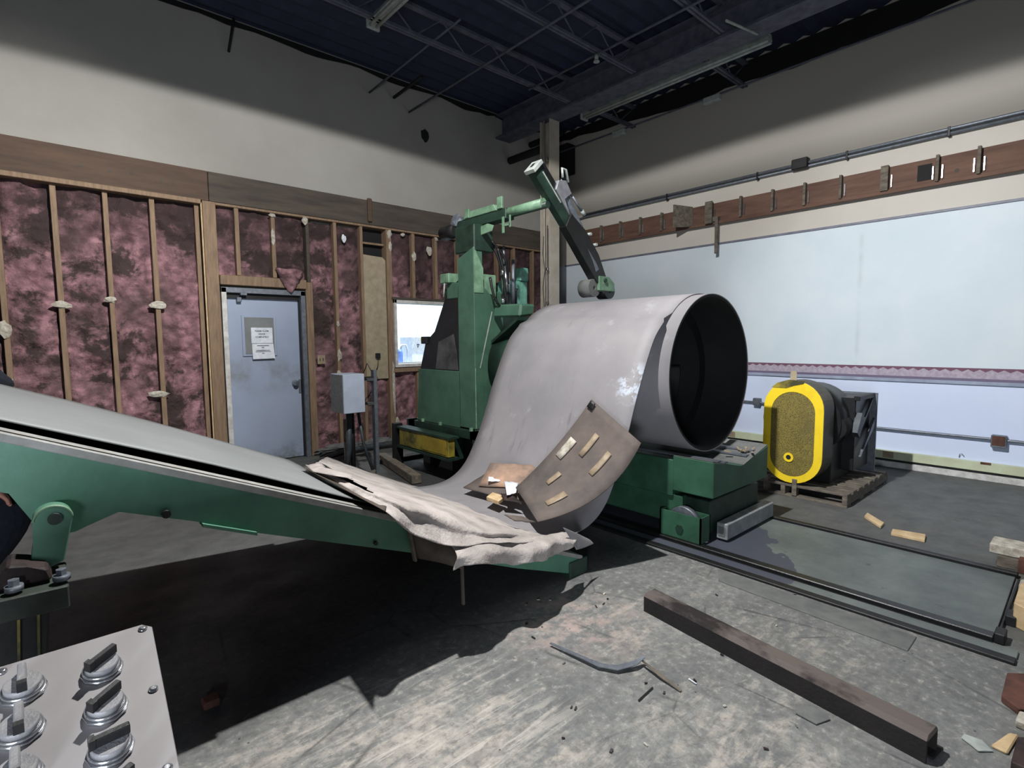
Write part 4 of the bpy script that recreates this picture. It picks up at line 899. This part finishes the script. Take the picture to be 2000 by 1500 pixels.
# ================================================================= GUARDED MOTOR ON PALLET
pl = thing('wooden_pallet', 'grey slatted wooden pallet under the yellow guarded blower', 'pallet', (5.6, 1.9, 0))
for i in range(8): obj('deck_slat', B().box(5.0+i*.155, 5.0+i*.155+.10, 1.40, 2.45, .095, .115, .003), 'wood_grey', pl)
for y in (1.40, 1.9, 2.41): obj('stringer', B().box(5.0, 6.22, y, y+.04, .02, .095, .003), 'wood_grey', pl)
for i in range(4): obj('bottom_slat', B().box(5.0+i*.36, 5.0+i*.36+.10, 1.40, 2.45, 0, .02, .002), 'wood_grey', pl)
def stadium(cy_, z0, z1, r, n=18):
    o = []
    for i in range(n+1):
        a = math.pi*i/n; o.append((cy_+r*math.cos(a), z1-r+r*math.sin(a)))
    for i in range(n+1):
        a = math.pi+math.pi*i/n; o.append((cy_+r*math.cos(a), z0+r+r*math.sin(a)))
    return o
gu = thing('guarded_blower', 'black fan unit with a tall rounded yellow belt guard facing the coil', 'blower', (5.4, 1.86, .115))
GY, GX = 1.858, 5.0
out_, inn = stadium(GY, .13, 1.055, .252), stadium(GY, .19, .955, .185)
b = B(); va = [b.m.verts.new((GX, y, z_)) for y, z_ in out_]; vb = [b.m.verts.new((GX, y, z_)) for y, z_ in inn]
vc = [b.m.verts.new((GX+.012, y, z_)) for y, z_ in out_]; n = len(va)
for i in range(n):
    j = (i+1) % n; b.m.faces.new([va[i], va[j], vb[j], vb[i]]); b.m.faces.new([va[i], vc[i], vc[j], va[j]])
obj('guard_border', b, 'yellow', gu)
obj('guard_mesh', B().prism([(GX+.004, y, z_) for y, z_ in inn], (.006, 0, 0)), 'guard', gu)
b = B(); va = [b.m.verts.new((GX+.012, y, z_)) for y, z_ in out_]; vb = [b.m.verts.new((GX+.26, y, z_)) for y, z_ in out_]
for i in range(n): f = b.m.faces.new([va[i], va[(i+1) % n], vb[(i+1) % n], vb[i]])
b.m.faces.new(vb); obj('guard_shell', b, simple('dark_olive_paint', rgb(84, 78, 58), rgb(56, 54, 46), 6, .5), gu)
rim = stadium(GY+.0, .15, 1.075, .27)
b = B(); k0 = [i for i, (y, z_) in enumerate(rim) if z_ > .9 and y > GY-.12]
b.prism([(GX-.004, GY-.10, 1.055), (GX-.004, GY+.04, 1.062), (GX-.004, GY+.14, 1.03), (GX-.004, GY+.19, .985), (GX-.004, GY+.06, .985), (GX-.004, GY-.0, 1.01), (GX-.004, GY-.08, 1.03)], (.004, 0, 0))
obj('bent_rim_shadow', b, 'yellow_dirty', gu)
obj('shaft_hole_rim', B().ring((GX-.004, 1.88, .36), (1, 0, 0), .022, .042, .008, 24), 'yellow', gu)
obj('shaft_hole', B().tube([(GX-.001, 1.88, .36), (GX+.004, 1.88, .36)], .022, 18), 'void', gu)
obj('label_tag', B().prism([(GX+.05, 1.85, 1.05), (GX+.05, 1.91, 1.05), (GX+.05, 1.905, 1.14), (GX+.05, 1.855, 1.14)], (.004, 0, 0)), 'osb', gu)
obj('fan_scroll', B().ring((5.30, 1.90, .66), (1, 0, 0), .1, .34, .42, 40), 'black', gu)
obj('fan_outlet', B().prism([(5.55, 1.52, .20), (5.98, 1.52, .20), (5.98, 1.52, .88), (5.55, 1.52, .88)], (0, .5, 0), .006), 'black', gu)
obj('frame_plate', B().box(5.98, 6.0, 1.46, 2.0, .13, .90, .002), 'galv', gu)
obj('top_rail', B().box(5.52, 5.98, 1.48, 1.53, .86, .90, .003), 'steel_dark', gu)
obj('brace', B().beam((5.55, 1.49, .55), (5.95, 1.49, .85), .012, .03), 'rail', gu)
obj('brace', B().prism([(5.58, 1.47, .34), (5.97, 1.47, .58), (5.97, 1.47, .66)], (0, .02, 0)), 'galv', gu)
obj('motor', B().tube([(5.32, 1.62, .62), (5.80, 1.62, .62)], .10, 20), 'steel_dark', gu)
obj('motor_box', B().beam((5.50, 1.50, .55), (5.62, 1.50, .72), .05, .09), 'rail', gu)
obj('housing_body', B().box(5.27, 5.98, 1.62, 2.1, .115, .60, .01), 'black', gu)
for y in (1.80, 2.05): obj('foot', B().box(4.99, 5.05, y, y+.04, .02, .17, .002), 'wood_grey', gu)
p1 = at(1609, 949, 'Z', .02); p0 = at(1624, 866, 'Y', p1.y-.02)
tag(obj('teal_rod', B().tube([p0, p1], .009, 8), 'teal'), 'pale teal rod leaning between the yellow guard and the pallet', 'rod')

# ================================================================= FLOOR TRACK
tk = thing('floor_track', 'pair of dark steel rails with a dusty plate between them set on the floor', 'track', (3.75, 1, 0))
obj('centre_plate', B().prism([(3.345, .29, 0), (4.24, .30, 0), (4.24, 3.2, 0), (3.345, 3.2, 0)], (0, 0, .014), .002), 'plate', tk)
obj('near_rail', B().box(3.27, 3.335, .29, 3.2, 0, .028, .004), 'black', tk)
obj('rail_groove', B().box(3.245, 3.268, .29, 3.2, 0, .006), 'void', tk)
obj('near_flat', B().box(3.16, 3.242, .20, 3.2, 0, .012, .002), 'plate', tk)
obj('edge_channel', B().box(3.10, 3.155, .20, 3.2, 0, .016, .003), 'steel_dark', tk)
obj('far_rail', B().box(4.25, 4.30, .29, 3.2, 0, .03, .004), 'steel_dark', tk)
obj('end_stop', B().box(3.27, 3.36, .25, .29, 0, .05, .004), 'steel_dark', tk)
obj('end_lip', B().box(3.36, 4.2, .275, .285, 0, .02, .002), 'steel_dark', tk)
obj('end_lug', B().box(3.52, 3.62, .235, .275, 0, .05, .003), 'steel_dark', tk)
tag(obj('floor_patch', B().prism([(2.89, .54, 0), (3.06, .54, 0), (3.08, 1.55, 0), (2.93, 1.47, 0)], (0, 0, .006), .002), 'concrete_block'), 'thin rectangular grey patch plate on the floor beside the near rail', 'floor plate')
# steel beam on the floor
b0, b1 = Vector((2.36, 1.56, 0)), Vector((2.20, .33, 0)); dd = (b1-b0).normalized(); pp = Vector((-dd.y, dd.x, 0)); pp = pp if pp.x > 0 else -pp
sb = thing('rusty_rail_beam', 'dark rusty steel rail section lying across the floor at lower right', 'steel beam', (2.3, .95, 0))
def sec(o, z_): return b0+pp*o+Vector((0, 0, z_))
M['rust_top'] = simple('dusty_rusty_top', rgb(96, 87, 83), rgb(32, 26, 26), 6, .75, .1, .5, .45, .6, (1, .6, 1))
M['rust_shaded'] = simple('shaded_rust', rgb(30, 25, 25), rgb(18, 16, 17), 9, .8, 0, .5)  # rust with the shade of the beam's sides put into the colour
ax_ = b1-b0
obj('top_face', B().prism([sec(-.050, .080), sec(-.036, .098), sec(.034, .100), sec(.050, .084), sec(.040, .076), sec(-.040, .074)], ax_, .001), 'rust_top', sb)
obj('side_wall', B().prism([sec(-.050, .0), sec(-.050, .080), sec(-.038, .080), sec(-.038, 0)], ax_), 'rust_shaded', sb)
obj('side_wall', B().prism([sec(.040, .0), sec(.040, .080), sec(.050, .080), sec(.050, 0)], ax_), 'rust_shaded', sb)
obj('end_foot', B().prism([b1+pp*-.01-dd*.12, b1+pp*.08-dd*.12, b1+pp*.08+dd*.01, b1+pp*-.01+dd*.01], (0, 0, .008), .002), 'rust_shaded', sb)
# floor debris
def strip(pts, wd, mt, label, nm='metal_strip', cat='strip', z_=.004, lift=None):
    q = [at(x, y, 'Z', 0) for x, y in pts]; L, Rr = [], []
    for i, p in enumerate(q):
        d = (q[min(i+1, len(q)-1)]-q[max(i-1, 0)]).normalized(); a = Vector((-d.y, d.x, 0)); ww = wd[i] if isinstance(wd, (list, tuple)) else wd
        h = z_+(lift[i] if lift else 0); L.append(p+a*ww/2+Vector((0, 0, h))); Rr.append(p-a*ww/2+Vector((0, 0, h)))
    return tag(obj(nm, B().grid([L, Rr], .003, False), mt), label, cat)
def offc(pts, label):
    return tag(obj('wood_offcut', B().prism([at(x, y, 'Z', 0) for x, y in pts], (0, 0, .022), .003), 'wood_pale'), label, 'offcut', 'pale offcuts near the pallet')
strip([(1075, 1262), (1130, 1288), (1170, 1306), (1205, 1312), (1240, 1306), (1257, 1298)], [.012, .02, .03, .035, .03, .015], 'galv', 'bent grey metal strip on the floor left of the rusty beam', lift=[.01, .012, .012, .012, .02, .03])
strip([(1253, 1300), (1290, 1326), (1330, 1352)], [.008, .02, .012], 'wood_grey', 'short tapered sliver on the floor between the bent strip and the rusty beam', 'floor_sliver', 'sliver', lift=[.02, .01, 0])
strip([(1275, 1345), (1247, 1371)], [.006, .006], 'steel_dark', 'tiny dark splinter on the floor below the bent strip', 'floor_sliver', 'sliver')
strip([(1345, 1328), (1360, 1338)], .005, 'paperw', 'tiny white sliver on the floor right of the tapered sliver', 'floor_sliver', 'sliver')
offc([(1688, 1012), (1694, 1006), (1727, 1026), (1720, 1033)], 'short pale wood offcut on the floor near the pallet, farther of two')
offc([(1740, 1046), (1743, 1038), (1808, 1049), (1806, 1060)], 'longer pale wood offcut on the floor near the pallet, nearer of two')
strip([(1555, 1388), (1590, 1400), (1618, 1402)], [.05, .10, .03], 'concrete_block', 'flat grey chip sticking out from under the rusty beam', 'floor_chip', 'chip', .004)
random.seed(11)
for k in range(34):
    x, y = random.uniform(1020, 1560), random.uniform(1160, 1470)
    if y-1180 > (x-1285)*.58-30 and x > 1270 and random.random() < .6: continue
    p = at(x, y, 'Z', .003); a = random.uniform(0, 3.1); l = random.uniform(.008, .022); mt = random.choice(('steel_dark', 'rust', 'concrete_block', 'plaster_bit')); cn = {'steel_dark': 'black', 'rust': 'brown', 'concrete_block': 'grey', 'plaster_bit': 'white'}[mt]; side = 'left of the rusty beam' if p.x < 2.1 else 'near the upper end of the rusty beam'
    tag(obj('floor_crumb', B().beam(p, p+Vector((l*math.cos(a), l*math.sin(a), .003)), random.uniform(.004, .01), .004), mt), 'small '+cn+' crumb on the floor '+side, 'debris', cn+' crumbs '+side)
tag(obj('brick_scrap', B().box(.395, .455, 2.27, 2.33, 0, .03, .006), 'rustred'), 'reddish brick scrap in the shade under the ramp', 'scrap')
strip([(1880, 1440), (1905, 1452), (1925, 1470)], [.03, .06, .05], 'fixture', 'pale flattened scrap with a dark hole on the floor at bottom right', 'flat_scrap', 'scrap')
# things cut by the right edge
def blk(nm, pts, h, mt, label, cat, z_=0.0):
    q = [at(x, y, 'Z', z_) for x, y in pts]; return tag(obj(nm, B().prism(q, (0, 0, h), .004), mt), label, cat)
b = B(); b.box(4.36, 4.62, .10, .45, .0, .11, .004)
t = thing('timber_stack', 'short stack of whitish weathered timber ends at the right edge beyond the track', 'timber', (4.5, .25, 0))
obj('plank', B().box(4.40, 4.52, -.1, .40, .0, .07, .004), 'wood_grey', t); obj('plank', B().box(4.42, 4.60, -.1, .44, .072, .135, .006), 'plaster_bit', t); obj('plank', B().box(4.36, 4.44, -.1, .30, .0, .09, .004), 'rustred', t)
blk('tan_block', [(1977, 1222), (2030, 1250), (2060, 1190), (1990, 1180)], .12, 'wood_pale', 'pale tan wood block at the right edge beside the track end', 'block')
blk('white_rag', [(1988, 1160), (2040, 1170), (2040, 1140), (1992, 1148)], .05, 'plaster_bit', 'small white lump above the tan block at the right edge', 'scrap')
blk('rusty_plate', [(1955, 1372), (1990, 1398), (2060, 1400), (2040, 1330), (1966, 1326)], .03, 'rustred', 'reddish brown plate on the floor at the right edge above the dark crate', 'plate')
blk('white_offcut', [(1935, 1460), (1968, 1476), (1990, 1440), (1970, 1436)], .012, 'wood_pale', 'cream triangular offcut beside the dark crate at the right edge', 'offcut')
blk('dark_crate', [(1972, 1520), (1985, 1470), (2060, 1470), (2060, 1560)], .06, 'rust', 'dark brown crate corner at the bottom right edge', 'crate')
blk('pale_rubble', [(1982, 1420), (2010, 1432), (2010, 1408), (1990, 1402)], .03, 'plaster_bit', 'pale rubble lump between the reddish plate and the dark crate', 'rubble')

# ================================================================= CONTROL PANEL
PA = Vector((.106, .984, 1.0)); ex = Vector((1, -.0, 0)); ta = math.radians(15)
ey = Vector((-.037, -math.cos(ta), -math.sin(ta))).normalized(); en = ex.cross(-ey).normalized()
if en.z < 0: en = -en
def pp_(a, b_, h=0): return PA-ex*a+ey*b_+en*h
cp = thing('control_console', 'light grey control panel with large selector knobs at lower left', 'control panel', tuple(pp_(.3, .2, -.9)))
cr_ = .012
b = B(); outl = [pp_(.0+cr_, 0), pp_(0, cr_), pp_(0, .50), pp_(.62, .50), pp_(.62, 0)]
b.prism(outl, -en*.003, .0008); obj('face_plate', b, 'panel', cp)
obj('cabinet', B().prism([pp_(.012, .012, -.004), pp_(.012, .49, -.004), pp_(.61, .49, -.004), pp_(.61, .012, -.004)], (0, 0, -.30)), 'void', cp)
obj('stand', B().box(-.35, -.2, .62, .8, 0, .72), 'void', cp)
for a_, b_ in ((.012, .012), (.012, .14), (.012, .27), (.17, .012)): obj('screw', B().tube([pp_(a_, b_, 0), pp_(a_, b_, .002), pp_(a_, b_, .004)], [.006, .006, .003], 12), 'chrome', cp)
knobs = [((200, 1312), 38, 'dark'), ((207, 1388), 38, 'dark'), ((216, 1468), 5, 'dark2'), ((46, 1352), 92, 'grey'), ((40, 1432), 92, 'grey')]
def panelpt(px, py):
    d = ray(px, py); t = (PA-CAM).dot(en)/d.dot(en); return CAM+d*t
base = [(panelpt(x, y), ang, k) for (x, y), ang, k in knobs]
st = base[1][0]-base[0][0]; st2 = base[4][0]-base[3][0]
base.append((base[4][0]+st2, 92, 'grey')); base.append((base[2][0]+(base[2][0]-base[1][0]), 30, 'dark'))
for c_, ang, k in base:
    a_ = math.radians(ang); u_ = ex*math.cos(a_)-ey*math.sin(a_); w_ = en.cross(u_)
    sw = obj('bezel_ring', B().tube([c_, c_+en*.005], .0245, 10).tube([c_+en*.005, c_+en*.009, c_+en*.011], [.0225, .0225, .0205], 28), 'chrome', cp)
    obj('knob_disc', B().tube([c_+en*.010, c_+en*.016, c_+en*.018], [.0195, .0195, .018], 28), 'knobgrey', sw)
    hb = c_+en*.018
    obj('knob_handle', B().prism([hb-u_*.020-w_*.0045, hb+u_*.020-w_*.0045, hb+u_*.020+w_*.0045, hb-u_*.020+w_*.0045], en*.014, .0015), 'steel_dark' if k.startswith('dark') else 'knobgrey', sw)
    obj('pointer_mark', B().prism([hb-u_*.0205-w_*.005+en*.001, hb-u_*.014-w_*.005+en*.001, hb-u_*.014+w_*.005+en*.001, hb-u_*.0205+w_*.005+en*.001], en*.0145), 'steel_dark', sw)

# ================================================================= HIGH-BAY FIXTURE (above the frame)
hb_ = thing('high_bay_fixture', 'grey high bay lamp with a flat shade hanging above the ramp', 'lamp', (1.4, 2.0, 4.43))
obj('shade', B().tube([(1.4, 2.0, 4.435), (1.4, 2.0, 4.46), (1.4, 2.0, 4.60), (1.4, 2.0, 4.66)], [.24, .22, .10, .06], 28), 'galv', hb_)
obj('hanger', B().tube([(1.4, 2.0, 4.66), (1.4, 2.0, 4.95)], .01, 8), 'galv', hb_)

# ================================================================= PERSON (cut by the left edge)
def skin(name, verts, edges, radii, mat, parent, sub=2):
    me = bpy.data.meshes.new(name); off = Vector(parent.location)
    me.from_pydata([tuple(Vector(v)-off) for v in verts], edges, []); o = bpy.data.objects.new(name, me); S.collection.objects.link(o)
    o.parent = parent; o.modifiers.new('skin', 'SKIN'); sd = o.modifiers.new('sub', 'SUBSURF'); sd.levels = sub; sd.render_levels = sub
    for i, r in enumerate(radii):
        r = r if isinstance(r, tuple) else (r, r); me.skin_vertices[0].data[i].radius = r
    me.skin_vertices[0].data[0].use_root = True
    me.materials.append(M[mat]); return o
pe = thing('person', 'person in dark navy clothes at the left edge leaning on the ramp', 'person', (-.45, 3.95, 0))
V = [(-.50, 3.98, .93), (-.50, 3.97, 1.10), (-.49, 3.93, 1.28), (-.48, 3.88, 1.43), (-.47, 3.85, 1.52),
     (-.30, 3.86, 1.42), (-.18, 3.74, 1.25), (-.115, 3.70, 1.205), (-.62, 3.80, 1.40), (-.50, 3.70, 1.10), (-.27, 3.66, .78),
     (-.36, 3.90, .88), (-.135, 3.78, .55), (-.38, 3.90, .14), (-.58, 4.02, .86), (-.62, 4.05, .47), (-.62, 4.10, .10), (-.30, 3.80, .05), (-.58, 3.98, .05)]
Eg = [(0,1),(1,2),(2,3),(3,4),(3,5),(5,6),(6,7),(3,8),(8,9),(9,10),(0,11),(11,12),(12,13),(0,14),(14,15),(15,16),(13,17),(16,18)]
Rd = [(.16,.12),(.15,.115),(.17,.12),(.15,.10),.06,.075,.055,.05,.075,.055,.035,.12,.115,.05,.10,.07,.05,.045,.045]
skin('clothed_body', V, Eg, Rd, 'navy', pe)
skin('head', [(-.47, 3.85, 1.53), (-.465, 3.83, 1.60), (-.46, 3.81, 1.68), (-.46, 3.81, 1.73)], [(0,1),(1,2),(2,3)], [.05, .08, .095, .06], 'skin', pe)
obj('hair', B().lump((-.47, 3.835, 1.70), .105, 3, .05, 4, (1, 1, .85)), 'hair', pe)
hd = Vector((-.25, 3.65, .74))
HV = [hd, hd+Vector((.055, .01, -.045))]; HE = [(0, 1)]; HR = [.024, .034]
for k, (dy, l) in enumerate(((-.032, .062), (-.011, .075), (.011, .07), (.032, .055))):
    i0 = len(HV); bse = HV[1]+Vector((.012, dy, -.012)); HV += [bse, bse+Vector((.5, .1, -.75))*l*.55, bse+Vector((.5, .1, -.75))*l*.55+Vector((.15, .1, -.9))*l*.5]
    HE += [(1, i0), (i0, i0+1), (i0+1, i0+2)]; HR += [.010, .009, .008]
i0 = len(HV); HV += [hd+Vector((.03, -.04, -.03)), hd+Vector((.05, -.055, -.075))]; HE += [(0, i0), (i0, i0+1)]; HR += [.012, .009]
skin('hand', HV, HE, HR, 'skin', pe)
